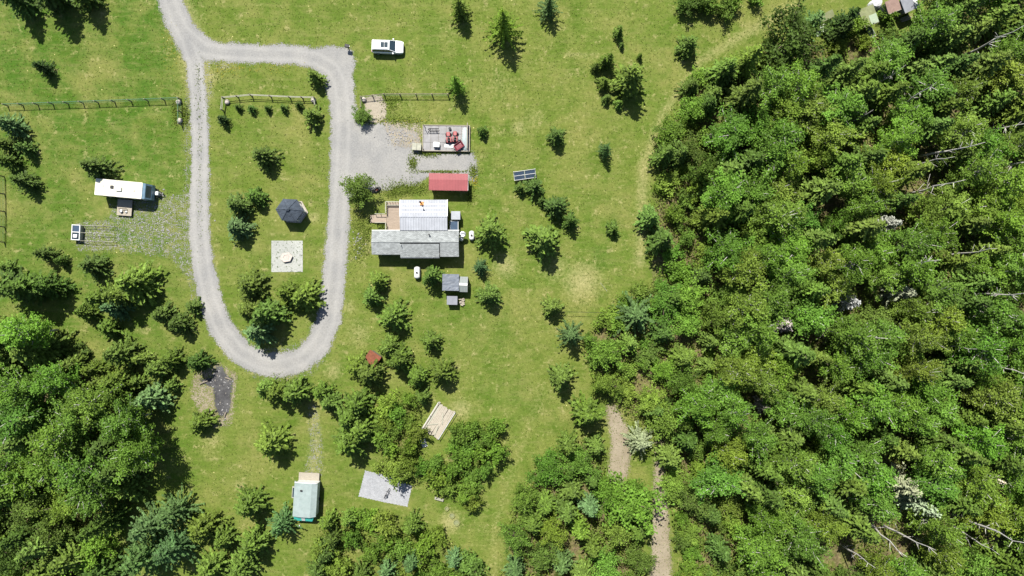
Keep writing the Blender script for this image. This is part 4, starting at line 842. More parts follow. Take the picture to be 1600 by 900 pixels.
# --- parked SUV
p = P(606, 74, .6); c = thing('parked_suv', 'white sport utility car with dark sunroof parked on the north lawn', 'car', (p[0], p[1], 0), R(-2))
def sec(x, w, z0, z1, r=.12):
    out = []
    for (sy, zc, st) in ((1, z1 - r, 0), (-1, z1 - r, 90), (-1, z0 + r, 180), (1, z0 + r, 270)):
        for k in range(4): t_ = R(st + k * 30); out.append((x, sy * (w / 2 - r) + r * math.cos(t_), zc + r * math.sin(t_)))
    return out
MB().rings([sec(*a) for a in ((-2.46, 1.62, .5, .98), (-2.38, 1.84, .42, 1.06), (-1.9, 1.94, .36, 1.1), (-.5, 1.96, .34, 1.1), (.9, 1.96, .34, 1.1), (1.3, 1.95, .34, 1.09), (2.0, 1.9, .36, 1.02), (2.32, 1.76, .42, .92), (2.46, 1.45, .5, .8))]).build('body', M['car_white'], c, True)
def rr4(x0, x1, w, z, r=.12): 
    o = []
    for (cx_, cy_, st) in ((x1 - r, w / 2 - r, 0), (x0 + r, w / 2 - r, 90), (x0 + r, -w / 2 + r, 180), (x1 - r, -w / 2 + r, 270)):
        for k in range(3): t_ = R(st + k * 45); o.append((cx_ + r * math.cos(t_), cy_ + r * math.sin(t_), z))
    return o
MB().rings([rr4(-2.36, 1.30, 1.80, 1.06), rr4(-2.22, .44, 1.5, 1.66)]).build('windows', M['glass'], c)
MB().rings([rr4(-2.30, .46, 1.52, 1.645), rr4(-2.26, .42, 1.5, 1.72), rr4(-2.12, .32, 1.32, 1.775)]).build('roof', M['car_white'], c)
for xa in (-.92, -.34): MB().rbox(xa, xa + .55, -.42, .42, 1.772, 1.79, .06, .006).build('sunroof', M['glass'], c)
for s_ in (-1, 1):
    MB().tube([(-2.0, s_ * .66, 1.79), (.2, s_ * .66, 1.79)], .022, 5).build('roof_rail', M['steel'], c)
    MB().tube([(1.3, s_ * .86, 1.09), (.44, s_ * .73, 1.66)], .05, 5).build('pillar', M['car_white'], c); MB().tube([(-.55, s_ * .89, 1.1), (-.6, s_ * .76, 1.66)], .04, 5).build('pillar', M['black'], c)
    MB().rbox(.82, 1.02, min(s_ * .98, s_ * 1.22), max(s_ * .98, s_ * 1.22), 1.08, 1.26, .05, .03).build('mirror', M['car_white'], c)
    MB().rbox(2.22, 2.42, min(s_ * .5, s_ * .82), max(s_ * .5, s_ * .82), .7, .86, .05, .02).build('headlight', M['steel'], c); MB().rbox(-2.47, -2.36, min(s_ * .68, s_ * .9), max(s_ * .68, s_ * .9), .75, 1.05, .03, .02).build('tail_light', M['red'], c)
    for x in (-1.5, 1.5):
        wv = MB().tube([(x, s_ * .74, .36), (x, s_ * .985, .36)], .36, 18).build('wheel', M['black'], c); MB().tube([(x, s_ * .9, .36), (x, s_ * .995, .36)], .22, 12).build('rim', M['steel'], wv)
for y in (-.3, .3): MB().tube([(1.2, y * 1.8, 1.10), (1.14, y * .4, 1.13)], .015, 4).build('wiper', M['black'], c)
MB().rbox(2.40, 2.5, -.45, .45, .55, .75, .03, .02).build('grille', M['black'], c)

# --- travel trailer with its deck
z = 2.75; p = P(187, 295, z); c = thing('travel_trailer', 'cream roofed travel trailer with blue grey front cap parked on the west lawn', 'trailer', (p[0], p[1], 0), R(-5.2))
MB().rbox(-3.75, 3.35, -1.22, 1.22, .55, 2.68, .12, .1).build('body', M['white'], c); rf = MB().rbox(-3.8, 3.4, -1.26, 1.26, 2.682, 2.76, .12, .03).build('roof', M['cream'], c)
MB().add([(3.36, -1.2, .7), (3.36, 1.2, .7), (3.36, 1.2, 2.7), (3.36, -1.2, 2.7), (4.3, -1.15, .7), (4.3, 1.15, .7), (4.25, 1.15, 1.5), (4.25, -1.15, 1.5), (3.75, 1.17, 2.55), (3.75, -1.17, 2.55)],
         [(0, 3, 2, 1), (4, 5, 6, 7), (7, 6, 8, 9), (9, 8, 2, 3), (0, 1, 5, 4), (1, 2, 8, 6, 5), (0, 4, 7, 9, 3)]).build('front_cap', M['rv_blue'], c)
MB().slab((4.2, -.9, 1.62), (4.2, .9, 1.62), (3.82, .9, 2.45), (3.82, -.9, 2.45), -.02).build('window', M['glass'], c)
for (x, y, sx, sy, hh, mm) in ((-1.2, .15, .5, .5, .1, 'black'), (-.1, -.05, .9, .62, .26, 'cream'), (2.1, -.1, .36, .36, .1, 'cream'), (-2.6, .35, .36, .36, .1, 'white')):
    MB().rbox(x - sx / 2, x + sx / 2, y - sy / 2, y + sy / 2, 2.762, 2.76 + hh, .08, .03).build('roof_vent', M[mm], rf)
for xs_ in (-3, -1.6, .6, 2.2): MB().rbox(xs_, xs_ + .8, -1.25, -1.225, 1.5, 2.1, .05, .005).build('window', M['glass'], c)
dd = MB().box(-.35, .35, -1.255, -1.23, .65, 2.4).build('door', M['siding'], c); MB().cbox(.25, -1.28, 1.5, .1, .05, .06).build('handle', M['steel'], dd)
for x in (-.75, .15):
    for s_ in (-1, 1): wv = MB().tube([(x - .6, s_ * .95, .36), (x - .6, s_ * 1.2, .36)], .36, 14).build('wheel', M['black'], c); MB().tube([(x - .6, s_ * 1.1, .36), (x - .6, s_ * 1.21, .36)], .2, 10).build('rim', M['steel'], wv)
MB().tube([(4.2, .8, .5), (5.5, 0, .5)], .06, 5).tube([(4.2, -.8, .5), (5.5, 0, .5)], .06, 5).build('tow_frame', M['black'], c); MB().rbox(4.45, 4.95, -.3, .3, .52, 1.0, .14, .06).build('gas_cover', M['white'], c); MB().cyl(5.45, 0, 0, .7, .06, 8).build('jack', M['steel'], c)
p = P(247, 303, .3); t = thing('boulder', 'tan boulder lying at the hitch of the travel trailer', 'rock', (p[0], p[1], 0)); MB().rings([[(q * math.cos(k * .785 + .2) * (1 + .12 * math.sin(k * 2.3)), q * math.sin(k * .785) * .85, zz) for k in range(8)] for q, zz in ((.42, 0), (.46, .18), (.3, .38), (.08, .42))]).build('stone', M['stone'], t)
z = .45; p0 = P(182, 336, z); p1 = P(205, 311, z); t = thing('trailer_deck', 'small grey wooden entry deck in front of the travel trailer door', 'deck', (p0[0], p0[1], 0), R(-4)); wx, wy = p1[0] - p0[0], p1[1] - p0[1]
for i in range(12): MB().box(wx * i / 12 + .008, wx * (i + 1) / 12 - .008, 0, wy, z - .04, z + random.uniform(0, .008)).build('plank', M['pale_board'], t)
MB().box(.05, wx - .05, .05, wy - .05, .2, z - .045).build('joist_frame', M['post'], t)
for (a, b) in ((.1, .1), (wx - .1, .1), (.1, wy - .1), (wx - .1, wy - .1)): MB().cbox(a, b, .2, .1, .1, .4).build('leg', M['post'], t)
for (px, py, s_, nm, lb) in ((188.5, 330, .17, 'cooking_pot', 'dark pot with lid on the trailer entry deck'), (196, 331, .11, 'small_kettle', 'little dark kettle on the trailer entry deck')):
    p = P(px, py, .7); o = thing(nm, lb, 'pot', (p[0], p[1], .46)); MB().cyl(0, 0, 0, s_ * 1.6, s_ * 1.2, 12, s_ * 1.4).build('pot_body', M['black'], o); MB().cyl(0, 0, s_ * 1.6, s_ * 1.85, s_ * 1.3, 12, s_ * .3).build('lid', M['steel'], o)
p = P(191, 326, .8); o = thing('deck_bench', 'low dark bench bar across the trailer entry deck', 'bench', (p[0], p[1], .46)); MB().box(-.6, .6, -.04, .04, .30, .36).build('seat', M['black'], o); MB().box(-.55, -.49, -.03, .03, 0, .3).build('leg', M['black'], o); MB().box(.49, .55, -.03, .03, 0, .3).build('leg', M['black'], o)

# --- pet run
p = P(118, 363, 1.0); c = thing('pet_run', 'pale framed wire pet run with a small dark roofed hutch at its end', 'pet run', (p[0], p[1], 0), R(-3))
MB().box(-.6, .6, -1.1, 1.1, 0, .72).build('hutch', M['rail'], c)
MB().slab((-.55, .12, .80), (.5, .12, .80), (.5, 1.1, .95), (-.55, 1.1, .95), .06).build('roof_panel', M['solar'], c); MB().slab((-.55, -1.1, .95), (.5, -1.1, .95), (.5, -.02, .80), (-.55, -.02, .80), .06).build('roof_panel', M['glass'], c)
for y in (1.14, .05, -1.14): MB().box(-.68, .66, y - .06, y + .06, .72, 1.0).build('frame_bar', M['white'], c)
for x in (-.62, .58): MB().box(x - .06, x + .06, -1.08, 1.08, .72, .99).build('frame_bar', M['white'], c)
MB().rbox(-.35, .3, -.85, -.3, .92, 1.12, .12, .05).build('white_cover', M['tarp_white'], c)
for y in (1.15, 0, -1.25): MB().tube([(.7, y, .9), (5.8, y + .1, .9)], .028, 5).build('top_bar', M['rail'], c)
for y in (1.15, -1.25): MB().tube([(.7, y, .06), (5.8, y + .1, .06)], .028, 5).build('bottom_bar', M['rail'], c)
for x in (.75, 2.4, 4.1, 5.8):
    for y in (1.2, -1.2): MB().tube([(x, y, 0), (x, y, .93)], .028, 5).build('stake', M['post'], c)
m = MB()
for k in range(34): m.tube([(.8 + k * .15, -1.22, .06), (.8 + k * .15, -1.22, .9)], .006, 3, False)
for k in range(34): m.tube([(.8 + k * .15, 1.2, .06), (.8 + k * .15, 1.2, .9)], .006, 3, False)
tag(m.build('wire_mesh', M['steel'], c), kind='stuff')

# --- panel rack on the east lawn
p = P(820, 273, 1.1); c = thing('panel_rack', 'tilted rack of two dark solar panels on posts on the east lawn', 'solar panel', (p[0], p[1], 0), R(8))
for xa in (-1.62, .06):
    for (ya, yb, za, zb) in ((-.56, -.03, .78, 1.1), (.03, .56, 1.12, 1.42)): MB().slab((xa, ya, za), (xa + 1.55, ya, za), (xa + 1.55, yb, zb), (xa, yb, zb), .04).build('panel', M['solar'], c)
for x in (-1.68, 0, 1.67): MB().tube([(x, -.62, .78), (x, .62, 1.5)], .04, 5).build('frame_bar', M['white'], c)
for y, z in ((-.6, .79), (0, 1.13), (.6, 1.48)): MB().tube([(-1.7, y, z), (1.7, y, z)], .035, 5).build('frame_bar', M['white'], c)
for x in (-1.68, 1.67):
    MB().tube([(x, -.6, 0), (x, -.6, .95)], .045, 6).build('leg', M['white'], c); MB().tube([(x, .6, 0), (x, .6, 1.75)], .045, 6).build('leg', M['white'], c)

# --- sheds south of the house
z = 2.2; X0, X1, Y0, Y1 = roof_xy(691, 428, 717, 454, z); t = thing('slate_roofed_shed', 'square shed with wrinkled slate grey roof south of the long house', 'shed', (X0, Y0, 0), R(-1)); wx, wy = X1 - X0, Y1 - Y0
MB().box(.12, wx - .12, .12, wy - .12, 0, 2.1).build('wall', M['grey_board'], t)
g0 = MB(); nn = 9
gz = [[2.2 + .16 * (j / nn) + random.uniform(-.025, .025) for i in range(nn + 1)] for j in range(nn + 1)]
g0.add([(wx * i / nn, wy * j / nn, gz[j][i]) for j in range(nn + 1) for i in range(nn + 1)], [(j * (nn + 1) + i, j * (nn + 1) + i + 1, (j + 1) * (nn + 1) + i + 1, (j + 1) * (nn + 1) + i) for j in range(nn) for i in range(nn)])
g0.box(0, wx, 0, wy, 2.1, 2.155).build('roof', M['tarp'], t)
MB().box(.7, 1.5, .06, .12, .05, 1.95).build('door', M['post'], t)
z = 1.9; X0, X1, Y0, Y1 = roof_xy(717.5, 432, 730, 456, z); t = thing('greenhouse', 'narrow greenhouse with clear panels and a white ridge beside the slate roofed shed', 'greenhouse', (X0, Y0, 0), R(-2)); wx, wy = X1 - X0, Y1 - Y0
for i in range(2):
    for k in range(3):
        xa, xb = wx * k / 3 + .03, wx * (k + 1) / 3 - .03
        if i: MB().slab((xa, wy * .58, 2.1), (xb, wy * .58, 2.1), (xb, wy, 1.75), (xa, wy, 1.75), .02).build('roof_pane', M['poly'], t)
        else: MB().slab((xa, 0, 1.75), (xb, 0, 1.75), (xb, wy * .42, 2.1), (xa, wy * .42, 2.1), .02).build('roof_pane', M['poly'], t)
MB().box(-.02, wx + .02, wy * .42 + .01, wy * .58 - .01, 2.08, 2.16).build('ridge_board', M['white'], t)
for k in range(4): MB().slab((wx * k / 3 - .03, 0, 1.78), (wx * k / 3 + .03, 0, 1.78), (wx * k / 3 + .03, wy * .42, 2.13), (wx * k / 3 - .03, wy * .42, 2.13), .06).slab((wx * k / 3 - .03, wy * .58, 2.13), (wx * k / 3 + .03, wy * .58, 2.13), (wx * k / 3 + .03, wy, 1.78), (wx * k / 3 - .03, wy, 1.78), .06).build('rafter', M['grey_board'], t)
MB().box(.04, wx - .04, .04, wy - .04, 0, 1.7).build('wall', M['poly'], t)
z = 1.5; X0, X1, Y0, Y1 = roof_xy(698, 462.5, 714.5, 476, z); t = thing('grey_box_shed', 'small pale grey flat topped box shed south of the slate roofed shed', 'shed', (X0, Y0, 0), R(-1)); wx, wy = X1 - X0, Y1 - Y0
MB().box(.06, wx - .06, .06, wy - .06, 0, 1.42).build('wall', M['grey_board'], t); MB().slab((0, 0, 1.46), (wx, 0, 1.46), (wx, wy, 1.56), (0, wy, 1.56), .06).build('roof', M['slate_roof'], t); MB().box(.4, 1.1, .02, .06, .05, 1.3).build('door', M['post'], t)
p = P(721.5, 472, .3); t = thing('firewood_pile', 'low pile of pale split firewood next to the small grey box shed', 'firewood', (p[0], p[1], 0), R(4))
for i in range(22):
    a = random.uniform(-.3, .3); b = random.uniform(-.5, .5); zz = .09 + .14 * (i // 9); rt = random.uniform(-.5, .5)
    MB().tube([(a - .2 * math.cos(rt), b - .2 * math.sin(rt), zz), (a + .2 * math.cos(rt), b + .2 * math.sin(rt), zz + .02)], .075, 5).build('log', M['pale_board'], t)

# --- mint cabin trailer
z = 2.5; c1 = P(476, 782, z); t = thing('mint_cabin', 'small cabin trailer with pale mint faceted roof and turquoise end', 'cabin', (c1[0], c1[1], 0), R(-3.5)); hx, hy = 1.76, 2.6
MB().box(-hx + .12, hx - .12, -hy + .1, hy - .1, .4, 2.3).build('wall', M['white'], t)
rf = MB().slab((-hx, -hy, 2.32), (-.9, -hy, 2.55), (-.9, hy, 2.55), (-hx, hy + .25, 2.32), .06).build('roof_panel', M['mint'], t)
MB().slab((-.9, -hy, 2.55), (.95, -hy, 2.58), (.95, hy, 2.58), (-.9, hy, 2.55), .06).build('roof_panel', M['mint'], t); MB().slab((.95, -hy, 2.58), (hx, -hy + .1, 2.25), (hx, hy, 2.25), (.95, hy, 2.58), .06).build('roof_panel', M['mint'], t)
MB().box(-hx + .05, hx - .1, hy + .002, hy + .1, 2.2, 2.5).build('fascia', M['white'], t)
MB().rbox(-.75, -.4, 1.35, 1.6, 2.58, 2.75, .1, .03).build('roof_vent', M['black'], t)
MB().slab((-hx + .1, -hy - .9, 1.5), (hx - .7, -hy - .9, 1.5), (hx - .3, -hy - .02, 2.2), (-hx + .1, -hy - .02, 2.2), .05).box(-hx + .15, hx - .75, -hy - .85, -hy + .05, .4, 1.42).build('end_cap', M['teal'], t)
MB().slab((-.5, -hy - .84, 1.60), (0, -hy - .84, 1.60), (.1, -hy - .1, 2.18), (-.5, -hy - .1, 2.18), .02).build('end_stripe', M['white'], t)
aw = MB().box(-hx - .68, -hx - .02, -.2, 1.6, 1.0, 1.1).build('window_box', M['rail'], t); MB().slab((-hx - .58, -.05, 1.15), (-hx - .12, -.05, 1.2), (-hx - .12, 1.4, 1.2), (-hx - .58, 1.4, 1.15), .04).build('pane', M['glass'], aw)
for a in (-.1, 1.5): MB().cbox(-hx - .6, a, .5, .06, .06, 1.0).build('leg', M['post'], aw)
for s_ in (-1, 1): MB().tube([(s_ * (hx - .3), -.3, .34), (s_ * (hx - .08), -.3, .34)], .34, 14).build('wheel', M['black'], t)
z = .5; X0, X1, Y0, Y1 = roof_xy(466, 738, 498, 758, z); t = thing('cabin_deck', 'pale plank porch deck at the north end of the mint cabin', 'deck', (X0, Y0, 0), R(-3)); wx, wy = X1 - X0, Y1 - Y0
for i in range(13): MB().box(0, wx, wy * i / 13 + .008, wy * (i + 1) / 13 - .008, z - .04, z + random.uniform(0, .008)).build('plank', M['pale_board'], t)
MB().box(.04, wx - .04, .04, wy - .04, .2, z - .045).build('joist_frame', M['post'], t)
for (a, b) in ((.1, .1), (wx - .1, .1), (.1, wy - .1), (wx - .1, wy - .1)): MB().cbox(a, b, .2, .1, .1, .4).build('leg', M['post'], t)
p = P(467, 822, .3); t = thing('white_pail', 'small white pail on bare ground south of the mint cabin', 'pail', (p[0], p[1], 0)); MB().cyl(0, 0, 0, .36, .15, 12, .19).build('pail_body', M['white'], t); MB().tube([(-.18, 0, .36), (0, .05, .5), (.18, 0, .36)], .012, 5).build('handle', M['steel'], t)

# --- bicycle-like dark machine on the concrete pad
p = P(604, 771, .5); t = thing('bicycle', 'dark bicycle standing on the grey concrete pad', 'bicycle', (p[0], p[1], .035), R(62))
for x in (-.55, .55):
    wv = MB().rings([[(x + q * math.cos(k * .35), y, .34 + q * math.sin(k * .35)) for k in range(18)] for q, y in ((.34, -.03), (.34, .03), (.29, .03), (.29, -.03))], False).build('wheel', M['black'], t); MB().tube([(x - .3, 0, .34), (x + .3, 0, .34)], .012, 4).tube([(x, 0, .05), (x, 0, .63)], .012, 4).build('spokes', M['steel'], wv)
MB().tube([(-.55, 0, .34), (-.1, 0, .34), (.4, 0, .8), (.55, 0, .34)], .04, 5).tube([(-.1, 0, .34), (-.25, 0, .85)], .04, 5).tube([(-.2, 0, .75), (.4, 0, .8)], .04, 5).build('frame', M['black'], t)
MB().rbox(-.42, -.12, -.1, .1, .85, .92, .06, .02).build('saddle', M['black'], t); MB().tube([(.45, -.3, .98), (.4, 0, .9), (.45, .3, .98)], .03, 5).build('handlebar', M['black'], t)

# --- ruined platform in the shrubs
z = .4; p = P(685, 657, z); t = thing('ruined_platform', 'weathered pale plank platform with fallen rails among the shrubs', 'platform', (p[0], p[1], 0), R(-32))
for i in range(11):
    MB().cbox(-1.35 + i * .27, random.uniform(-.12, .12), z + random.uniform(-.01, .015), .262, 5.0 + random.uniform(-.7, .3), .05, random.uniform(-.03, .03)).build('plank', random.choice([M['pale_board'], M['pale_board'], M['rail']]), t)
for y in (-2.1, -.7, .7, 2.1): MB().box(-1.4, 1.4, y - .06, y + .06, .15, z - .06).build('joist', M['post'], t)
for s_ in (-1.5, 1.55): MB().tube([(s_, -2.4, z + .5), (s_, 2.5, z + .55)], .05, 5).build('rail', M['white'], t)
for s_ in (-1.5, 1.55):
    for y in (-2.3, 0, 2.4): MB().tube([(s_, y, 0), (s_, y, z + .55)], .05, 5).build('post', M['white'], t)
for a, b, r_ in ((.4, .6, .5), (-.5, -1.0, -.9), (.6, -1.6, .2)): MB().cbox(a, b, z + .10, .12, 1.8, .05, r_).build('loose_board', M['rail'], t)
p = P(662, 693, .2); t = thing('plywood_scrap', 'pale scrap of plywood on the ground below the ruined platform', 'board', (p[0], p[1], .01), R(20)); MB().box(-.4, .4, -.6, .6, 0, .05).build('sheet', M['tarp_white'], t); MB().box(-.4, .4, -.1, .05, .052, .1).build('batten', M['rail'], t)
# --- small brown roof
z = 1.9; p = P(582, 560, z); t = thing('brown_roofed_hut', 'tiny hut with rusty brown roof half hidden between spruces', 'hut', (p[0], p[1], 0), R(-35))
MB().box(-.85, .85, -.75, .75, 0, 1.8).build('wall', M['post'], t); MB().slab((-1.05, -.95, 1.82), (1.05, -.95, 1.82), (1.05, .95, 2.15), (-1.05, .95, 2.15), .06).build('roof', M['rust'], t); MB().box(-.3, .3, -.79, -.755, .05, 1.6).build('door', M['board'], t)

# --- post lamp / burn barrel beside the junction
p = P(543, 73, .8); t = thing('post_box', 'black box on a post at the driveway junction', 'mailbox', (p[0], p[1], 0), R(-10))
MB().cbox(0, 0, .5, .12, .12, 1.0).build('post', M['black'], t); MB().rbox(-.36, .36, -.26, .26, 1.002, 1.35, .1, .06).build('box', M['black'], t); MB().cbox(.38, 0, 1.2, .03, .12, .2).build('flag', M['steel'], t)
p = P(588, 296, .4); t = thing('tractor_tyre', 'black object like an old tyre lying beside the yard corner tree', 'tyre', (p[0], p[1], 0), R(30))
MB().rings([[(q * 1.15 * math.cos(k * .349), q * .6 * math.sin(k * .349), zz) for k in range(18)] for q, zz in ((.5, 0), (.62, .06), (.62, .24), (.5, .3), (.3, .3), (.24, .15), (.3, 0), (.5, 0))], False).build('tread', M['black'], t); MB().cyl(0, 0, 0, .06, .2, 12).build('hub', M['rust'], t)
p = P(686, 780, .4); t = thing('garden_bench', 'pale wooden bench beside the tip of the shrub thicket', 'bench', (p[0], p[1], 0), R(-15))
for k in range(3): MB().box(-.7, .7, -.2 + k * .14, -.09 + k * .14, .42, .46).build('slat', M['rail'], t)
for x in (-.6, .6): MB().box(x - .04, x + .04, -.18, .2, 0, .415).build('leg', M['post'], t)
for (px, py, r, lb) in ((698, 795, .32, 'smallest straw ring on the pale grass south of the bench'), (706, 806, .42, 'middle straw ring on the pale grass south of the bench'), (713, 817, .5, 'largest straw ring on the pale grass south of the bench')):
    p = P(px, py, .2); t = thing('straw_ring', lb, 'planter', (p[0], p[1], 0))
    MB().rings([[(q * math.cos(k * .449), q * math.sin(k * .449), zz) for k in range(14)] for q, zz in ((r * 1.1, 0), (r * 1.1, .25), (r * .85, .25), (r * .8, .02))], False).build('rim', M['straw'], t); MB().cyl(0, 0, 0, .1, r * .78, 12).build('soil', M['moss_roof'], t)

# --- fences
def fence(name, pts, label, gap=2.4, h=1.3, rails=(1.25, .7), rm='rail', mesh=False, pm='post'):
    A = [Vector(P(x, y, .6)) for x, y in pts]
    for a in A: a.z = 0
    c = thing(name, label, 'fence', A[0]); o = A[0]
    for a, b in zip(A[:-1], A[1:]):
        L = (b - a).length; n = max(1, round(L / gap)); u = (b - a) / L; rz = math.atan2(u.y, u.x)
        for i in range(n + (b == A[-1])):
            q_ = a + u * (L * i / n) - o; MB().cbox(q_.x, q_.y, h / 2, .14, .14, h, rz + random.uniform(-.1, .1)).build('post', M[pm], c)
        for z in rails: MB().tube([tuple(a - o + Vector((0, 0, z))), tuple((a + b) / 2 - o + Vector((0, 0, z - .03))), tuple(b - o + Vector((0, 0, z)))], .05, 5).build('rail', M[rm], c)
        if mesh:
            m = MB()
            for i in range(int(L / .16)): q_ = a + u * (.08 + i * .16) - o; m.tube([(q_.x, q_.y, .05), (q_.x, q_.y, h - .05)], .009, 3, False)
            for z in (.2, .45, .9): m.tube([tuple(a - o + Vector((0, 0, z))), tuple(b - o + Vector((0, 0, z)))], .012, 3, False)
            tag(m.build('wire_mesh', M['green_rail'], c), kind='stuff')
fence('wire_fence', [(8, 164), (150, 159), (280, 154), (281, 194)], 'long green wire fence with wooden posts across the west lawn', mesh=True, rails=(1.25,), rm='green_rail')
fence('rail_fence', [(347, 172), (349, 153), (392, 149), (452, 152), (491, 153), (493, 165)], 'pale rail fence with posts inside the driveway loop', rails=(1.2, .75))
fence('low_fence', [(564, 168), (564, 152), (600, 148), (700, 148)], 'low dark wire fence with posts north of the sand patch', rails=(1.1,), rm='post', mesh=True, h=1.2)
fence('edge_fence', [(2, 275), (3, 330), (2, 378)], 'short green wire fence at the west edge of the lawn', rails=(1.2,), rm='green_rail', mesh=True)
for (px, py, lb) in ((278, 159, 'round grey lamp post ball at the corner of the long wire fence'), (280, 188, 'round grey ball at the driveway end of the long wire fence'), (354, 159, 'round grey boulder at the west corner of the pale rail fence'), (489, 156, 'round grey boulder at the east corner of the pale rail fence'), (568, 155, 'round grey boulder at the corner of the low dark fence')):
    p = P(px, py, .4); t = thing('boulder', lb.replace('lamp post ball', 'boulder').replace('grey ball', 'grey boulder'), 'rock', (p[0], p[1], 0), random.random() * 6)
    MB().rings([[(q_ * math.cos(k * .785) * (1 + .1 * math.sin(k * 2.1)), q_ * math.sin(k * .785), zz) for k in range(8)] for q_, zz in ((.34, 0), (.42, .2), (.36, .42), (.15, .56), (.03, .58))]).build('stone', M['steel'] if False else M['stone'], t, True)

# --- sheds at the wood corner
def shed(px, py, z, sx, sy, rot, lab, roof, name='shed', tilt=.25, wall='grey_board'):
    p = P(px, py, z); t = thing(name, lab, 'shed', (p[0], p[1], 0), R(rot))
    MB().box(-sx / 2 + .15, sx / 2 - .15, -sy / 2 + .15, sy / 2 - .15, 0, z - .1).build('wall', M[wall], t)
    MB().slab((-sx / 2, -sy / 2, z), (sx / 2, -sy / 2, z), (sx / 2, sy / 2, z + tilt), (-sx / 2, sy / 2, z + tilt), .08).build('roof', M[roof], t)
    MB().box(-.4, .4, -sy / 2 + .10, -sy / 2 + .148, .05, z - .3).build('door', M['post'], t); MB().box(-sx / 2, sx / 2, -sy / 2 - .05, -sy / 2 - .002, z - .12, z - .01).build('fascia', M['rail'], t); return t
shed(1395, 9, 2.5, 2.1, 1.9, 22, 'shed with square brown roof at the wood corner', 'brown_roof')
s_ = shed(1421, 5, 2.6, 2.4, 2.2, 25, 'shed with blue grey sheet roof and white side strip at the wood corner', 'slate_roof')
MB().slab((.6, -1.1, 2.62), (1.25, -1.1, 2.62), (1.25, 1.1, 2.88), (.6, 1.1, 2.88), -.012).build('roof_strip', M['white'], s_)
s_ = shed(1357, 25, 2.4, 2.4, 2.8, 22, 'mossy green roofed shed with one pale grey green roof sheet', 'moss_roof')
MB().slab((-.05, -1.38, 2.41), (1.18, -1.38, 2.41), (1.18, .0, 2.535), (-.05, .0, 2.535), -.03).build('roof_sheet', M['mint_roof'], s_)
p = P(1373, 3, 1.2); t = thing('tarp_covered_pile', 'white tarp draped over a pile next to the brown roofed shed', 'tarp', (p[0], p[1], 0), R(20))
MB().rings([[(q_ * math.cos(k * .524) * (1 + .08 * math.sin(k * 2.7)), q_ * .75 * math.sin(k * .524), zz + .05 * math.sin(k * 1.7)) for k in range(12)] for q_, zz in ((1.15, .06), (1.0, .5), (.75, 1.0), (.3, 1.2), (.04, 1.25))]).build('tarp', M['tarp_white'], t); MB().tube([(-1.1, .1, .12), (1.1, .1, .12)], .03, 5).build('rope', M['black'], t)
p = P(1287, 44, .9); t = thing('grey_crate', 'pale grey crate box standing in the weeds by the wood corner', 'crate', (p[0], p[1], 0), R(30)); MB().box(-.52, .52, -.52, .52, 0, .85).build('crate_body', M['grey_board'], t); MB().box(-.56, .56, -.56, .56, .852, .93).build('lid', M['mint_roof'], t)
for k in (-1, 1): MB().box(-.56, .56, k * .5 - .06, k * .5 + .06, .932, .97).build('batten', M['rail'], t)
p = P(1279, 51, .3); t = thing('broken_sheet', 'whitish broken panel leaning in weeds beside the grey crate', 'board', (p[0], p[1], .02), R(25)); MB().slab((-.35, -.45, .1), (.35, -.45, .1), (.35, .45, .45), (-.35, .45, .45), .05).build('sheet', M['mint_roof'], t); MB().box(-.3, .3, .35, .42, 0, .36).build('prop', M['post'], t)
p = P(1292, 25, 1.2); t = thing('lean_to_roof', 'long low mossy slab roof in the weeds at the wood corner', 'shed', (p[0], p[1], 0), R(27)); MB().slab((-1.2, -.55, 1.1), (1.2, -.55, 1.1), (1.2, .55, 1.3), (-1.2, .55, 1.3), .07).build('roof', M['moss_roof'], t)
for a in (-1.1, 1.1):
    for b in (-.45, .45): MB().cbox(a, b, .52, .09, .09, 1.04).build('post', M['post'], t)
p = P(1361, 49, .5); t = thing('tipped_trough', 'pale green trough lying in weeds below the mossy shed', 'trough', (p[0], p[1], 0), R(-60)); MB().rings([[(a * .8, b * .35, .02) for a, b in ((-1, -1), (1, -1), (1, 1), (-1, 1))], [(a * .95, b * .48, .45) for a, b in ((-1, -1), (1, -1), (1, 1), (-1, 1))], [(a * .88, b * .42, .45) for a, b in ((-1, -1), (1, -1), (1, 1), (-1, 1))], [(a * .72, b * .3, .1) for a, b in ((-1, -1), (1, -1), (1, 1), (-1, 1))]]).build('tub', M['mint_roof'], t); MB().box(-.9, .9, -.03, .03, .452, .49).build('brace', M['rail'], t)
p = P(1416, 28, .3); t = thing('lumber_stack', 'pale lumber pieces on the ground below the blue grey shed', 'lumber', (p[0], p[1], 0), R(22))
for k in range(5): MB().cbox(random.uniform(-.1, .1), -.3 + k * .14, .06 + .05 * (k % 2), 1.5 + random.uniform(-.3, .3), .12, .06, random.uniform(-.06, .06)).build('plank', M['pale_board'], t)

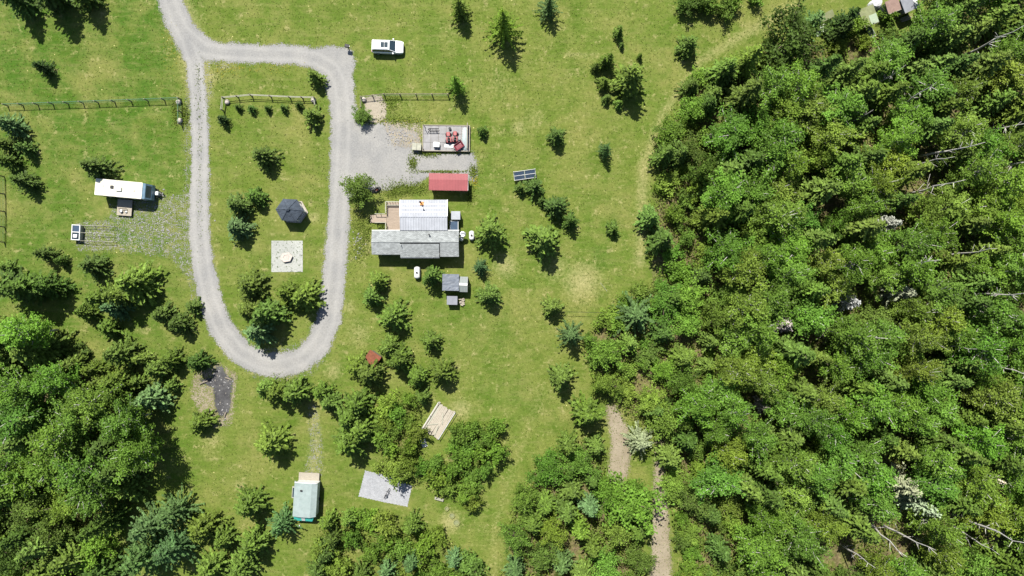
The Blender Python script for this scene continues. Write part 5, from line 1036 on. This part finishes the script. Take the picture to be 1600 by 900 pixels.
# --- burnt patch debris, loose stones, cable
for (px, py, L_, rt, lb) in ((318, 598, 1.4, .4, 'charred grey log at the west edge of the burnt patch'), (357, 592, 1.1, -.4, 'pale ash covered log at the east edge of the burnt patch'), (352, 648, .9, 1.2, 'short charred log at the south tip of the burnt patch')):
    p = P(px, py, .1); t = thing('charred_log', lb, 'log', (p[0], p[1], 0), rt); MB().tube([(-L_ / 2, 0, .13), (0, .06, .14), (L_ / 2, 0, .12)], [.12, .13, .09], 8).build('log_body', M['post'], t); MB().tube([(.1, .05, .15), (.35, .35, .25)], [.05, .02], 5).build('branch_stub', M['post'], t)
q = MB()
for (px, py, sx, sy, n) in ((338, 598, 12, 8, 26), (348, 640, 8, 8, 16), (250, 303, 6, 4, 14), (240, 350, 26, 22, 120), (470, 400, 1, 1, 1), (150, 370, 18, 8, 60), (620, 215, 14, 8, 80), (560, 380, 5, 12, 40)):
    for i in range(n):
        p = P(random.gauss(px, sx), random.gauss(py, sy)); s = random.uniform(.05, .14)
        q.rings([[(p[0] + k_ * s * math.cos(j * 1.257 + i), p[1] + k_ * s * math.sin(j * 1.257 + i), zz * s) for j in range(5)] for k_, zz in ((1, .0), (1.05, .4), (.5, .85))])
tag(q.build('loose_stones', M['grey_board']), 'loose pale stones scattered over burnt patch and gravel', 'stones', None, 'stuff')
a, b = P(872, 487, 1.4), P(958, 489, 1.4)
t = thing('cable', 'thin dark cable strung from the lone round spruce into the wood', 'cable', (a[0], a[1], 0)); MB().tube([(0, 0, 1.4), ((b[0] - a[0]) / 2, (b[1] - a[1]) / 2, 1.15), (b[0] - a[0], b[1] - a[1], 1.4)], .025, 5).build('wire', M['black'], t); MB().cyl(0, 0, 0, 1.45, .05, 6).build('stake', M['post'], t); MB().cyl(b[0] - a[0], b[1] - a[1], 0, 1.45, .05, 6).build('stake', M['post'], t)
p = P(943, 448, .05); t = thing('white_pole', 'thin white pole lying on dry grass of the east lawn', 'pole', (p[0], p[1], 0), R(-52)); MB().tube([(-.8, 0, .05), (.8, 0, .05)], .02, 6).build('pole_shaft', M['rail'], t); MB().tube([(.8, 0, .05), (.86, 0, .05)], .05, 6).build('end_cap', M['steel'], t)
